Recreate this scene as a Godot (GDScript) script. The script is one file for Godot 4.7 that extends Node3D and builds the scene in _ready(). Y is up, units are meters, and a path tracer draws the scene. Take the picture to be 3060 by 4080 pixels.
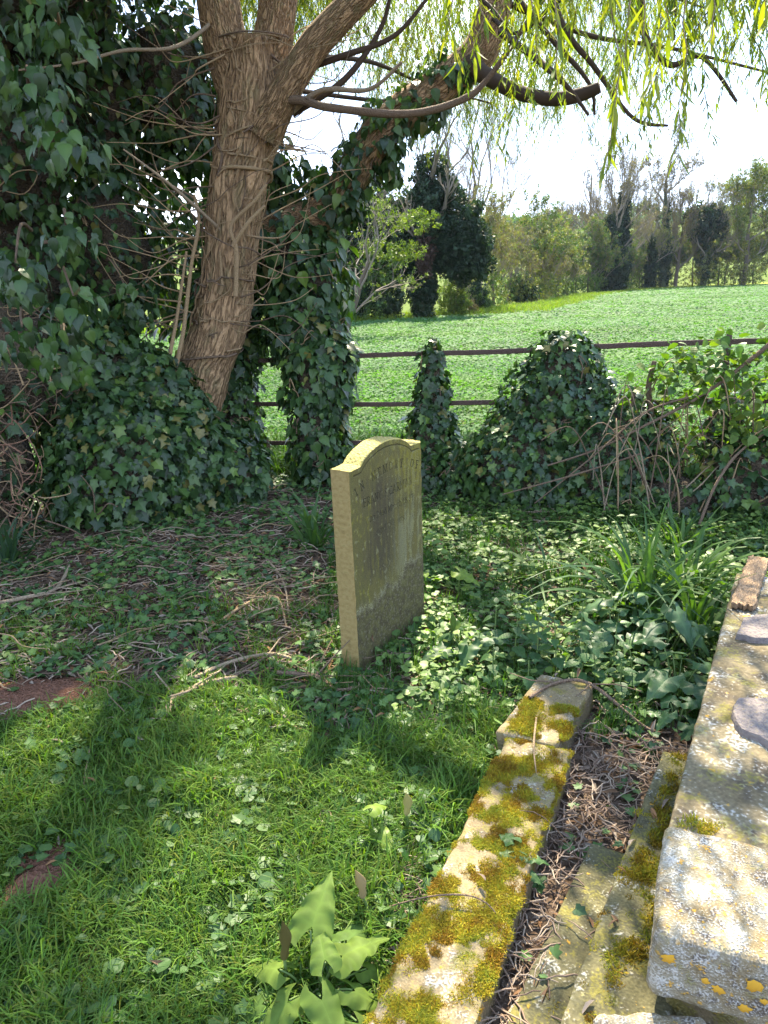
extends Node3D
# An English churchyard corner: a leaning willow, ivy, an estate-rail fence, a headstone and an old grave, with a spring field beyond.

const SUN := Vector3(0.12, 0.87, -0.75)      # towards the sun
var rng := RandomNumberGenerator.new()
var noise := FastNoiseLite.new()
var M := {}                                   # materials
var L := {}                                   # leaf shapes
var taken := {}
const EYE := Vector3(0, 1.65, 0)

func _ready():
	rng.seed = 20240501
	noise.seed = 7
	noise.frequency = 1.0
	noise.fractal_octaves = 3
	# camera
	var cam := Camera3D.new()
	cam.name = "camera"
	add_child(cam)
	cam.fov = 67.3
	cam.near = 0.05
	cam.far = 3000.0
	cam.position = EYE
	cam.basis = Basis(Vector3.RIGHT, deg_to_rad(-18.65)) * Basis(Vector3.BACK, deg_to_rad(-2.0))
	cam.current = true
	# sky and air
	var env := Environment.new()
	env.background_mode = Environment.BG_SKY
	var sm := ProceduralSkyMaterial.new()
	sm.sky_top_color = Color(0.52, 0.66, 0.88)
	sm.sky_horizon_color = Color(0.80, 0.86, 0.95)
	sm.sky_curve = 0.22
	sm.sky_energy_multiplier = 0.88
	sm.ground_bottom_color = Color(0.20, 0.25, 0.14)
	sm.ground_horizon_color = Color(0.55, 0.62, 0.55)
	sm.sun_angle_max = 42.0
	sm.sun_curve = 0.12
	sm.sky_cover = cloud_cover()
	sm.sky_cover_modulate = Color(1, 1, 1, 0.55)
	var sky := Sky.new()
	sky.sky_material = sm
	env.sky = sky
	env.tonemap_mode = Environment.TONE_MAPPER_LINEAR
	env.tonemap_exposure = 5.3
	env.fog_enabled = true
	env.fog_density = 0.00012
	env.fog_light_color = Color(0.86, 0.92, 1.0)
	env.sdfgi_enabled = true
	env.ssao_enabled = true
	env.ssil_enabled = true
	var we := WorldEnvironment.new()
	we.name = "sky_and_air"
	we.environment = env
	add_child(we)
	# sun, behind the trees and a little to the right
	var sun := DirectionalLight3D.new()
	sun.name = "sun"
	add_child(sun)
	sun.look_at_from_position(SUN * 40.0, Vector3.ZERO)
	sun.light_energy = 1.6
	sun.light_color = Color(1.0, 0.95, 0.85)
	sun.light_angular_distance = 0.53
	sun.shadow_enabled = true

	make_materials()
	make_leaves()
	build_ground()
	build_field()
	build_headstone()
	build_grave()
	build_fence()
	build_far_trees()
	build_willow()
	build_ivy()
	build_dead_tangle()
	build_bramble()
	build_plants()
	build_sticks()
	build_ground_cover()

# ---------------------------------------------------------------- helpers

class MB:
	var v := PackedVector3Array()
	var n := PackedVector3Array()
	var u := PackedVector2Array()
	var c := PackedColorArray()
	var i := PackedInt32Array()
	func add(p: Vector3, nn: Vector3, uv := Vector2.ZERO, col := Color.WHITE) -> int:
		v.append(p); n.append(nn); u.append(uv); c.append(col)
		return v.size() - 1
	func tri(a: int, b: int, d: int) -> void:
		var g := (v[b] - v[a]).cross(v[d] - v[a])
		if g.dot(n[a] + n[b] + n[d]) > 0.0:
			i.append(a); i.append(d); i.append(b)
		else:
			i.append(a); i.append(b); i.append(d)
	func quad(a: int, b: int, d: int, e: int) -> void:
		tri(a, b, d); tri(a, d, e)
	func smooth_normals() -> void:
		var s := PackedVector3Array()
		s.resize(v.size())
		for k in range(0, i.size(), 3):
			var g := (v[i[k + 2]] - v[i[k]]).cross(v[i[k + 1]] - v[i[k]])
			for q in 3:
				s[i[k + q]] += g
		for k in v.size():
			n[k] = s[k].normalized() if s[k].length_squared() > 1e-20 else n[k]
	func arrays() -> Array:
		var a := []
		a.resize(Mesh.ARRAY_MAX)
		a[Mesh.ARRAY_VERTEX] = v; a[Mesh.ARRAY_NORMAL] = n; a[Mesh.ARRAY_TEX_UV] = u; a[Mesh.ARRAY_COLOR] = c; a[Mesh.ARRAY_INDEX] = i
		return a
	func mesh(mat: Material, into: ArrayMesh = null) -> ArrayMesh:
		var m := into if into else ArrayMesh.new()
		m.add_surface_from_arrays(Mesh.PRIMITIVE_TRIANGLES, arrays())
		m.surface_set_material(m.get_surface_count() - 1, mat)
		return m

func numbered(s: String) -> String:
	if not taken.has(s):
		taken[s] = 0
		return s
	taken[s] += 1
	return "%s_%03d" % [s, taken[s]]

func thing(called: String, label: String, category: String, at := Vector3.ZERO, group := "") -> Node3D:
	var o := Node3D.new()
	o.name = numbered(called)
	add_child(o)
	o.position = at
	tag(o, label, category, group)
	return o

func tag(o: Node, label: String, category := "", group := "", kind := "") -> void:
	if label: o.set_meta("label", label)
	if category: o.set_meta("category", category)
	if group: o.set_meta("group", group)
	if kind: o.set_meta("kind", kind)

func part(called: String, mesh: Mesh, parent: Node, mat: Material = null, kind := "") -> MeshInstance3D:
	var o := MeshInstance3D.new()
	o.name = called if parent != self else numbered(called)
	o.mesh = mesh
	if mat: o.material_override = mat
	if kind: o.set_meta("kind", kind)
	parent.add_child(o, true)
	return o

func copies(called: String, mesh: Mesh, mat: Material, xs: Array, cols: Array, parent: Node) -> MultiMeshInstance3D:
	var mm := MultiMesh.new()
	mm.transform_format = MultiMesh.TRANSFORM_3D
	mm.use_colors = cols.size() > 0
	mm.mesh = mesh
	mm.instance_count = xs.size()
	for k in xs.size():
		mm.set_instance_transform(k, xs[k])
		if cols.size(): mm.set_instance_color(k, cols[k])
	var o := MultiMeshInstance3D.new()
	o.name = called if parent != self else numbered(called)
	o.multimesh = mm
	o.material_override = mat
	o.set_meta("kind", "stuff")
	parent.add_child(o, true)
	return o

func rf(a: float, b: float) -> float:
	return rng.randf_range(a, b)

func rdir() -> Vector3:
	var z := rf(-1, 1)
	var t := rf(0, TAU)
	var r := sqrt(1.0 - z * z)
	return Vector3(r * cos(t), z, r * sin(t))

func frame(tip: Vector3, normal: Vector3, s: float) -> Basis:
	# a leaf's axes: y runs to the tip, z is the upper face
	var y := tip.normalized()
	var z := (normal - y * normal.dot(y))
	z = z.normalized() if z.length_squared() > 1e-6 else y.cross(Vector3(0.3, 0.5, 0.8)).normalized()
	return Basis(y.cross(z), y, z).scaled_local(Vector3(s, s, s))

func smoothed(pts: Array, per: int) -> Array:
	var out := []
	for k in pts.size() - 1:
		var a: Vector3 = pts[max(k - 1, 0)]
		var b: Vector3 = pts[k]
		var c: Vector3 = pts[k + 1]
		var d: Vector3 = pts[min(k + 2, pts.size() - 1)]
		for j in per:
			var t := float(j) / per
			out.append(0.5 * (2.0 * b + (c - a) * t + (2.0 * a - 5.0 * b + 4.0 * c - d) * t * t + (3.0 * b - a - 3.0 * c + d) * t * t * t))
	out.append(pts[-1])
	return out

func lerped(r: Array, t: float) -> float:
	var f: float = clampf(t, 0, 1) * (r.size() - 1)
	var k: int = min(int(f), r.size() - 2)
	return lerpf(r[k], r[k + 1], f - k)

func tube(mb: MB, pts: Array, radii: Array, sides: int, col := Color.WHITE, around := 1.0, along := 1.0, bump := 0.0, cap := true) -> void:
	var tang: Vector3 = (pts[1] - pts[0]).normalized()
	var side: Vector3 = tang.cross(Vector3.UP if absf(tang.y) < 0.9 else Vector3.RIGHT).normalized()
	var len := 0.0
	var start := mb.v.size()
	var n := pts.size()
	for k in n:
		var p: Vector3 = pts[k]
		if k > 0: len += p.distance_to(pts[k - 1])
		var t: Vector3 = ((pts[min(k + 1, n - 1)] as Vector3) - (pts[max(k - 1, 0)] as Vector3)).normalized()
		side = (side - t * side.dot(t)).normalized()
		var other := t.cross(side)
		var r := lerped(radii, float(k) / (n - 1)) if radii.size() > 1 else float(radii[0])
		for j in sides + 1:
			var a := TAU * (j % sides) / sides
			var d := side * cos(a) + other * sin(a)
			var rr := r
			if bump > 0.0: rr += bump * (noise.get_noise_3dv((p + d * r) * Vector3(5, 1.6, 5)) + 0.5 * noise.get_noise_3dv((p + d * r) * Vector3(16, 4, 16)))
			mb.add(p + d * rr, d, Vector2(float(j) / sides * around, len * along), col)
	for k in n - 1:
		for j in sides:
			var a := start + k * (sides + 1) + j
			mb.quad(a, a + 1, a + sides + 2, a + sides + 1)
	if cap:
		for e in [0, n - 1]:
			var row: int = start + e * (sides + 1)
			var out: Vector3 = (pts[e] - pts[1 if e == 0 else n - 2]).normalized()
			var m := mb.add(pts[e], out, Vector2(0.5, 0.5), col)
			for j in sides:
				mb.tri(m, row + j, row + j + 1)

func wander(a: Vector3, b: Vector3, n: int, wob: float) -> Array:
	var out := [a]
	for k in range(1, n):
		out.append(a.lerp(b, float(k) / n) + rdir() * wob)
	out.append(b)
	return out

func gh(x: float, z: float) -> float:
	# the lie of the land
	var h := 0.018 * noise.get_noise_2d(x * 1.3, z * 1.3) + 0.008 * noise.get_noise_2d(x * 5.0, z * 5.0)
	h *= smoothstep(0.5, 1.2, Vector2(x - 0.6, z + 1.9).length())
	if z < -5.5:
		var d := -5.5 - z
		h -= 0.042 * d if d < 100.0 else 4.2
		h += 0.12 * noise.get_noise_2d(x * 0.08, z * 0.08) * smoothstep(0.0, 20.0, d)
		if d > 100.0: h += 16.0 * smoothstep(100.0, 420.0, d)
	h -= 0.05 * smoothstep(0.0, 3.0, -x) * smoothstep(-4.0, -6.0, z)
	return h

func on(x: float, z: float, up := 0.0) -> Vector3:
	return Vector3(x, gh(x, z) + up, z)

func lin(r: float, g: float, b: float) -> Color:
	return Color(r, g, b).linear_to_srgb()

# ---------------------------------------------------------------- materials

func mat(c: Color, rough := 0.8, spec := 0.5) -> StandardMaterial3D:
	var m := StandardMaterial3D.new()
	m.albedo_color = c
	m.roughness = rough
	m.metallic_specular = spec
	return m

func leaf_mat(c: Color, rough: float, through: Color, spec := 0.5) -> StandardMaterial3D:
	var m := mat(c, rough, spec)
	m.vertex_color_use_as_albedo = true
	m.backlight_enabled = true
	m.backlight = through
	m.cull_mode = BaseMaterial3D.CULL_DISABLED
	return m

func tex(w: int, h: int, f: Callable) -> ImageTexture:
	var im := Image.create(w, h, false, Image.FORMAT_RGB8)
	for y in h:
		for x in w:
			im.set_pixel(x, y, f.call(float(x) / w, float(y) / h))
	return ImageTexture.create_from_image(im)

func wrapn(u: float, v: float, su: float, sv: float, off := 0.0) -> float:
	# noise on a cylinder, so that it joins round a trunk
	return noise.get_noise_3d(cos(u * TAU) * su + off, sin(u * TAU) * su, v * sv)

func cloud_cover() -> ImageTexture:
	var im := Image.create(512, 256, false, Image.FORMAT_RGBA8)
	var nz := FastNoiseLite.new()
	nz.seed = 3
	nz.frequency = 1.0
	nz.fractal_octaves = 5
	for y in 256:
		var e := (0.5 - (y + 0.5) / 256.0) * PI
		for x in 512:
			var a := (x + 0.5) / 512.0 * TAU
			var d := Vector3(cos(a) * cos(e), sin(e) * 2.2, sin(a) * cos(e))
			var k := smoothstep(-0.15, 0.45, nz.get_noise_3dv(d * 2.1))
			im.set_pixel(x, y, Color(1, 0.99, 0.97, k))
	return ImageTexture.create_from_image(im)

func noisy(cols: Array, scale: float, size: float, bump: float, rough := 0.9, oct := 5, sd := 1, rep := 512) -> StandardMaterial3D:
	# a rough natural surface in world or own axes: a ramp of colours over layered noise, with relief
	var nz := FastNoiseLite.new()
	nz.seed = sd
	nz.frequency = scale / rep
	nz.fractal_octaves = oct
	var nt := NoiseTexture2D.new()
	nt.width = rep; nt.height = rep
	nt.seamless = true
	nt.noise = nz
	var gr := Gradient.new()
	gr.offsets = PackedFloat32Array(range(cols.size()).map(func(k): return float(k) / (cols.size() - 1)))
	gr.colors = PackedColorArray(cols)
	nt.color_ramp = gr
	var m := mat(Color.WHITE, rough)
	m.albedo_texture = nt
	m.uv1_triplanar = true
	m.uv1_world_triplanar = true
	m.uv1_scale = Vector3.ONE / size
	if bump > 0.0:
		var bt := NoiseTexture2D.new()
		bt.width = rep; bt.height = rep
		bt.seamless = true
		bt.noise = nz
		m.heightmap_enabled = true
		m.heightmap_texture = bt
		m.heightmap_scale = bump
	return m

func twiggy(cols: Array, sd: int) -> StandardMaterial3D:
	var m := noisy(cols, 26, .22, .8, .85, 4, sd, 256)
	m.metallic_specular = .3
	return m

func make_materials() -> void:
	M.soil = noisy([lin(.035, .024, .016), lin(.075, .05, .034), lin(.11, .08, .055), lin(.06, .042, .03)], 22, 0.9, 3.0, 0.95, 6, 4)
	M.molehill = noisy([lin(.075, .036, .022), lin(.14, .07, .045), lin(.19, .105, .07)], 30, 0.5, 2.0, 0.95, 6, 14)
	M.meadow = noisy([lin(.05, .075, .015), lin(.075, .10, .018), lin(.06, .085, .016)], 10, 9.0, 0.0, 0.95, 5, 7)
	M.field_soil = noisy([lin(.05, .06, .025), lin(.09, .11, .04), lin(.07, .09, .03)], 14, 6.0, 0.0, 0.95, 5, 5)
	M.verge = noisy([lin(.10, .15, .02), lin(.16, .20, .03), lin(.13, .17, .025)], 10, 5.0, 0.0, 0.95, 5, 6)
	for k in ["soil", "molehill", "meadow", "field_soil", "verge"]: M[k].metallic_specular = 0.12
	# furrowed bark, joined round the trunk
	var hgt := func(u: float, v: float) -> float:
		var w := 0.014 * wrapn(u, v, 1.5, 7.0, 9.0)
		var ridge := 1.0 - absf(wrapn(u + w, v, 4.6, 6.5)) * 3.0
		var cross := 1.0 - smoothstep(0.0, 0.10, absf(wrapn(u, v + .05 * wrapn(u, v, 6.0, 5.0, 3.0), 1.7, 22.0, 20.0)))
		return clampf(0.95 - maxf(ridge, 0.0) * 0.72 - 0.16 * cross + 0.22 * wrapn(u, v, 16.0, 50.0, 31.0), 0.0, 1.0)
	var grey := func(u: float, v: float) -> Color:
		var h: float = hgt.call(u, v)
		return Color(h, h, h)
	var hue := func(u: float, v: float) -> Color:
		var h: float = hgt.call(u, v)
		var a := Color(.095, .058, .031).lerp(Color(.40, .262, .142), h)
		a = a.lerp(Color(.15, .15, .07), 0.35 * smoothstep(0.1, 0.5, wrapn(u, v, 1.5, 5.0, 50.0)))
		return a.linear_to_srgb()
	var bark := mat(Color.WHITE, 0.9, 0.3)
	bark.albedo_texture = tex(384, 512, hue)
	bark.heightmap_enabled = true
	bark.heightmap_texture = tex(384, 512, grey)
	bark.heightmap_scale = 2.6
	M.bark = bark
	M.stem = twiggy([lin(.06, .04, .028), lin(.14, .095, .062), lin(.20, .15, .10)], 61)
	M.stem_pale = twiggy([lin(.13, .10, .065), lin(.25, .19, .125), lin(.31, .25, .17)], 62)
	M.vine = twiggy([lin(.15, .10, .055), lin(.28, .195, .105), lin(.34, .25, .15)], 63)
	M.dead = twiggy([lin(.10, .05, .03), lin(.20, .11, .07), lin(.26, .16, .11)], 64)
	M.twig_dark = mat(lin(.055, .038, .025), 0.85, 0.3)
	M.core = noisy([lin(.035, .028, .016), lin(.08, .06, .036), lin(.14, .10, .06)], 26, 0.6, 4.0, 0.95, 4, 8)
	M.far_bark = mat(lin(.10, .08, .06), 0.9, 0.2)
	M.far_twig = mat(lin(.17, .145, .11), 0.9, 0.2)
	M.far_ivy_stem = mat(lin(.05, .06, .03), 0.9, 0.2)
	M.iron = noisy([lin(.035, .022, .018), lin(.07, .04, .03), lin(.11, .055, .035)], 30, 0.3, 0.6, 0.75, 4, 9)
	M.ivy = leaf_mat(Color.WHITE, 0.36, Color(0.66, 0.76, 0.25), 0.43)
	M.willow = leaf_mat(Color.WHITE, 0.55, Color(1.0, 1.0, 0.45), 0.35)
	M.grass = leaf_mat(Color.WHITE, 0.5, Color(0.95, 1.0, 0.4), 0.33)
	M.herb = leaf_mat(Color.WHITE, 0.5, Color(0.85, 0.95, 0.35), 0.38)
	M.carpet = leaf_mat(Color.WHITE, 0.5, Color(0.75, 0.85, 0.3), 0.38)
	M.crop = leaf_mat(Color.WHITE, 0.68, Color(0.9, 1.0, 0.6), 0.28)
	M.arum = leaf_mat(Color.WHITE, 0.62, Color(0.9, 1.0, 0.4), 0.24)
	M.gloss = leaf_mat(Color.WHITE, 0.46, Color(0.7, 0.85, 0.3), 0.38)
	M.far_leaf = leaf_mat(Color.WHITE, 0.6, Color(0.85, 0.9, 0.4), 0.35)
	M.dry = leaf_mat(Color.WHITE, 0.8, Color(0.5, 0.45, 0.35), 0.3)
	M.moss = leaf_mat(Color.WHITE, 0.8, Color(0.9, 0.9, 0.4), 0.2)
	for k in ["ivy", "willow", "herb", "gloss"]:
		M[k + "_tones"] = []

func toned(kind: String, c: Color) -> StandardMaterial3D:
	# one of a few tones of a leaf material
	var key := "%s_%d_%d_%d" % [kind, int(c.r * 60), int(c.g * 40), int(c.b * 30)]
	if not M.has(key):
		var m: StandardMaterial3D = M[kind].duplicate()
		m.albedo_color = c.linear_to_srgb()
		M[key] = m
	return M[key]

# ---------------------------------------------------------------- leaf shapes

func stamp(mb: MB, s: MB, x: Transform3D, col := Color.WHITE) -> void:
	var o := mb.v.size()
	for k in s.v.size():
		mb.v.append(x * s.v[k])
		mb.n.append((x.basis * s.n[k]).normalized())
		mb.u.append(s.u[k])
		mb.c.append(s.c[k] * col)
	for k in s.i:
		mb.i.append(k + o)

func blade(half: Array, rib: Array, fold: float, droop: float, wave := 0.0, ribc := 1.0, edgec := 0.82) -> MB:
	# a leaf one unit long: half = outline points of one side, rib = where each joins the midrib
	var mb := MB.new()
	for s in [-1.0, 1.0]:
		var o := mb.v.size()
		for k in half.size():
			var e: Vector2 = half[k]
			var ry: float = rib[k]
			mb.add(Vector3(0, ry, -droop * ry * ry), Vector3(-s * -fold, 0, 1).normalized(), Vector2(0.5, ry), Color(ribc, ribc, ribc))
			var w := wave * (1.0 if k % 2 == 0 else -1.0)
			mb.add(Vector3(s * e.x, e.y, fold * e.x - droop * e.y * e.y + w), Vector3(-s * fold, droop, 1).normalized(), Vector2(0.5 + 0.5 * s * e.x, e.y), Color(edgec, edgec, edgec))
		for k in half.size() - 1:
			var a := o + k * 2
			if (mb.v[a] - mb.v[a + 1]).length() < 1e-5:
				mb.tri(a, a + 3, a + 2)
			elif (mb.v[a + 2] - mb.v[a + 3]).length() < 1e-5:
				mb.tri(a, a + 1, a + 2)
			else:
				mb.quad(a, a + 1, a + 3, a + 2)
	mb.smooth_normals()
	for k in mb.n.size():
		if mb.n[k].z < 0.0: mb.n[k] = -mb.n[k]
	return mb

func strap(width: float, segs: int, bend: float, fold: float, tipw := 0.0) -> MB:
	# a grass or daffodil blade, one unit long, rooted at the origin and leaning along -z as it bends
	var mb := MB.new()
	for k in segs + 1:
		var t := float(k) / segs
		var a := bend * t * t
		var y := t * cos(a * 0.6)
		var z := -t * sin(a * 0.6)
		var w := width * (1.0 - 0.15 * t) * (1.0 - smoothstep(0.6, 1.0, t) * (1.0 - tipw)) * 0.5
		var nn := Vector3(0, sin(a), cos(a))
		mb.add(Vector3(-w, y, z + fold * w), nn, Vector2(0, t), Color(0.85, 0.85, 0.85))
		mb.add(Vector3(0, y, z), nn, Vector2(0.5, t), Color.WHITE)
		mb.add(Vector3(w, y, z + fold * w), nn, Vector2(1, t), Color(0.85, 0.85, 0.85))
	for k in segs:
		var a := k * 3
		mb.quad(a, a + 1, a + 4, a + 3)
		mb.quad(a + 1, a + 2, a + 5, a + 4)
	return mb

func arrow(w: float, droop: float, curl: float, wave: float) -> MB:
	# a broad arrow-shaped leaf with sunk side veins and a rippled rim
	var mb := MB.new()
	var rows := 28
	for s in [-1.0, 1.0]:
		var o := mb.v.size()
		for j in rows + 1:
			var t := lerpf(-.26, 1.0, float(j) / rows)
			var outer := w * pow(clampf(1.0 - t, 0, 1), .75) * (1.0 + .25 * t) * (1.0 if t > 0.0 else 1.0 - pow(-t / .28, 2.5) * .75)
			var inner := 0.0 if t >= 0.0 else minf(.02 - t * .45, outer)
			for k in 5:
				var f := k / 4.0
				var x := lerpf(inner, outer, f)
				var y := t - .10 * f * f + .05
				var rib := .5 + .5 * cos((t - x * .5) * TAU / .19)
				var z := .22 * x - .5 * curl * x * x / w - droop * y * y - .010 * rib * rib * f + wave * f * f * sin(t * 17.0 + s)
				var c := lerpf(.78, 1.0, maxf(pow(rib, 3.0) * .7, 1.0 - f * 6.0))
				mb.add(Vector3(s * x, y, z), Vector3.BACK, Vector2(.5 + s * x, y), Color(c, c, c))
		for j in rows:
			for k in 4:
				var a := o + j * 5 + k
				mb.quad(a, a + 1, a + 6, a + 5)
	mb.smooth_normals()
	for k in mb.n.size():
		if mb.n[k].z < 0.0: mb.n[k] = -mb.n[k]
	return mb

func make_leaves() -> void:
	var v2 := func(a: Array) -> Array: return a.map(func(p): return Vector2(p[0], p[1]))
	var ivy_rib := [0.0, 0.04, 0.12, 0.25, 0.36, 0.58, 1.0]
	L.ivy = [
		blade(v2.call([[0, 0], [.26, -.13], [.44, .10], [.30, .26], [.52, .50], [.20, .62], [0, 1]]), ivy_rib, 0.12, 0.16, 0.0, 1.0, 0.72),
		blade(v2.call([[0, 0], [.30, -.10], [.40, .12], [.33, .27], [.44, .46], [.24, .58], [0, .92]]), ivy_rib, 0.22, 0.05, 0.02, 1.0, 0.72),
		blade(v2.call([[0, 0], [.22, -.08], [.36, .14], [.28, .24], [.48, .58], [.17, .64], [0, 1.05]]), ivy_rib, 0.05, 0.28, 0.02, 1.0, 0.75),
	]
	L.ivy_old = [   # the unlobed leaves of climbing, flowering ivy
		blade(v2.call([[0, 0], [.22, .03], [.40, .26], [.32, .55], [.12, .85], [0, 1.1]]), [0., .08, .28, .55, .85, 1.1], 0.18, 0.22, 0.02, 1.0, 0.85),
		blade(v2.call([[0, 0], [.26, .06], [.36, .32], [.26, .62], [.10, .88], [0, 1.05]]), [0., .08, .3, .6, .88, 1.05], 0.08, 0.35, 0.0, 1.0, 0.85),
	]
	L.willow_leaf = [
		blade(v2.call([[0, 0], [.055, .2], [.075, .42], [.055, .7], [0, 1]]), [0., .2, .42, .7, 1.], 0.5, 0.15, 0.0, 1.0, 0.9),
		blade(v2.call([[0, 0], [.05, .2], [.07, .42], [.05, .7], [0, 1]]), [0., .2, .42, .7, 1.], 0.3, -0.25, 0.0, 1.0, 0.9),
	]
	var net := []
	var nrib := []
	for k in 13:
		var t := k / 12.0
		var w := 0.36 * pow(sin(PI * pow(t, 0.62)), 0.9) + 0.02 * (1 - t)
		net.append(Vector2(0.0 if k in [0, 12] else w * (1.0 if k % 2 else 0.80), t if k % 2 == 0 else t + 0.035))
		nrib.append(t)
	L.nettle_leaf = blade(net, nrib, 0.18, 0.22, 0.012, 0.8, 1.0)
	L.arum_leaf = [arrow(.34, .30, 1.0, .035), arrow(.38, .18, .8, .05), arrow(.31, .40, 1.2, .035)]
	L.arum_old = [
		blade(v2.call([[0, 0.02], [.16, -.20], [.30, -.16], [.29, .12], [.27, .35], [.18, .65], [.08, .88], [0, 1]]), [0.02, 0.04, 0.1, 0.2, 0.38, 0.65, 0.88, 1.0], 0.25, 0.22, 0.02, 1.0, 0.8),
		blade(v2.call([[0, 0.02], [.20, -.24], [.34, -.12], [.31, .14], [.25, .40], [.17, .68], [.07, .88], [0, 1]]), [0.02, 0.04, 0.1, 0.2, 0.4, 0.68, 0.88, 1.0], 0.12, 0.4, 0.03, 1.0, 0.8),
	]
	L.dock_leaf = blade(v2.call([[0, 0], [.13, .02], [.2, .2], [.21, .42], [.17, .65], [.09, .86], [0, 1]]), [0., .06, .22, .42, .65, .86, 1.], 0.2, 0.3, 0.02, 1.0, 0.85)
	L.round_leaf = blade(v2.call([[0, 0], [.3, -.05], [.46, .2], [.42, .5], [.24, .75], [0, .85]]), [0., .05, .22, .48, .72, .85], 0.1, 0.1, 0.02, 1.0, 0.85)
	L.bramble_leaf = blade(v2.call([[0, 0], [.2, .06], [.34, .2], [.33, .36], [.36, .42], [.28, .58], [.28, .66], [.12, .84], [0, 1]]), [0., .08, .2, .36, .42, .58, .66, .84, 1.], 0.15, 0.2, 0.015, 0.9, 1.0)
	L.dry_leaf = blade(v2.call([[0, 0], [.10, .2], [.13, .45], [.08, .75], [0, 1]]), [0., .2, .45, .75, 1.], 0.8, 0.35, 0.01, 1.0, 0.8)
	# tufts of grass: some thirty blades each
	L.tuft = []
	for q in 5:
		var mb := MB.new()
		for k in 24:
			var h := rf(0.35, 1.0)
			var s := strap(rf(0.034, 0.052) / h, 4, rf(0.4, 1.7), 0.3)
			var b := Basis(Vector3.UP, rf(0, TAU)) * Basis(Vector3.RIGHT, rf(-0.55, 0.1))
			var g := rf(0.75, 1.0)
			var dry := rng.randf() < 0.07
			stamp(mb, s, Transform3D(b.scaled_local(Vector3.ONE * h), Vector3(rf(-.5, .5), -0.02, rf(-.5, .5))), Color(g, g * 0.85, g * 0.7) if dry else Color(g * rf(.75, 1.0), g, g * rf(.6, 1.0)))
		L.tuft.append(mb)
	# young crop: blades and broad leaves mixed
	L.crop = []
	for q in 4:
		var mb := MB.new()
		for k in 60:
			var p := Vector3(rf(-.5, .5), 0, rf(-.5, .5))
			if rng.randf() < 0.35:
				var h := rf(0.25, 0.5)
				stamp(mb, strap(0.05, 3, rf(0.4, 1.6), 0.3), Transform3D((Basis(Vector3.UP, rf(0, TAU)) * Basis(Vector3.RIGHT, rf(-.4, .1))).scaled_local(Vector3.ONE * h), p), Color(0.62, 1.0, 0.55) * rf(.7, 1.0))
			else:
				p.y = rf(0.08, 0.40)
				var up := (Vector3.UP * 1.3 + rdir() * 0.8).normalized()
				stamp(mb, L.round_leaf, Transform3D(frame(rdir() * Vector3(1, .3, 1), up, rf(.10, .17)), p), Color(0.8, 1.0, 0.9) * rf(.75, 1.0))
		L.crop.append(mb)
	# clusters of small leaves for trees far off
	L.spray = []
	for q in 4:
		var mb := MB.new()
		for k in 16:
			stamp(mb, L.round_leaf, Transform3D(frame(rdir(), rdir() + Vector3.UP * .5, rf(.18, .34)), rdir() * pow(rng.randf(), 0.4) * 0.5), Color.WHITE * rf(.7, 1.0))
		L.spray.append(mb)
	L.ivy_spray = []
	for q in 4:
		var mb := MB.new()
		for k in 22:
			var d := rdir()
			stamp(mb, L.ivy_old[k % 2], Transform3D(frame(Vector3.DOWN + rdir() * .7, d + Vector3(0, .6, 0), rf(.22, .34)), d * pow(rng.randf(), 0.4) * 0.5), Color.WHITE * rf(.7, 1.0))
		L.ivy_spray.append(mb)
	# hanging willow strands, one unit long
	L.strand = []
	for q in 6:
		var mb := MB.new()
		var pts := [Vector3.ZERO]
		var d := Vector3(rf(-.8, .8), -.7, rf(-.8, .8)).normalized()
		for k in 8:
			d = (d + Vector3(rf(-.26, .26), -0.14, rf(-.26, .26))).normalized()
			pts.append(pts[-1] + d / 8.0)
		tube(mb, pts, [0.0035, 0.0012], 3, Color(.55, .42, .5), 1, 1, 0, false)
		for k in 60:
			var t := (k + rf(0, 1)) / 60.0
			var f := t * 8.0
			var j: int = min(int(f), 7)
			var p: Vector3 = pts[j].lerp(pts[j + 1], f - j)
			var a := rf(0, TAU)
			var out := Vector3(cos(a), 0, sin(a))
			var tip := Vector3.DOWN + out * rf(.35, 1.1)
			stamp(mb, L.willow_leaf[k % 2], Transform3D(frame(tip, out + Vector3(0, rf(0, 1), 0), rf(.048, .09)), p), Color(rf(.75, 1), rf(.85, 1), rf(.7, 1)))
		L.strand.append(mb)
	# leafy bunches of the willow's upper crown
	L.bunch = []
	for q in 5:
		var mb := MB.new()
		for k in 34:
			var d := rdir()
			stamp(mb, L.willow_leaf[k % 2], Transform3D(frame(Vector3.DOWN + d * .9, d + Vector3(0, .5, 0), rf(.26, .42)), d * pow(rng.randf(), .5) * .5), Color(rf(.75, 1), rf(.85, 1), rf(.7, 1)))
		L.bunch.append(mb)
	# moss cushions
	L.moss = []
	for q in 3:
		var mb := MB.new()
		for k in 46:
			var p := Vector3(rf(-.5, .5), 0, rf(-.5, .5))
			if p.length() > .5: continue
			var h := rf(.3, .75) * (1.0 - p.length() * .7)
			stamp(mb, strap(.16, 2, rf(.2, 1.4), .2), Transform3D((Basis(Vector3.UP, rf(0, TAU)) * Basis(Vector3.RIGHT, rf(-.7, .2))).scaled_local(Vector3.ONE * h), p), Color(rf(.8, 1), rf(.8, 1), rf(.5, 1)))
		L.moss.append(mb)
	# twig litter and curled dead leaves
	L.litter = []
	for q in 5:
		var mb := MB.new()
		tube(mb, wander(Vector3(-.5, 0, 0), Vector3(.5, 0, 0), 4, 0.05), [0.022, 0.03, 0.016], 4)
		L.litter.append(mb)

func as_mesh(mb: MB) -> ArrayMesh:
	if not L.has(mb):
		L[mb] = mb.mesh(null)
	return L[mb]

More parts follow.
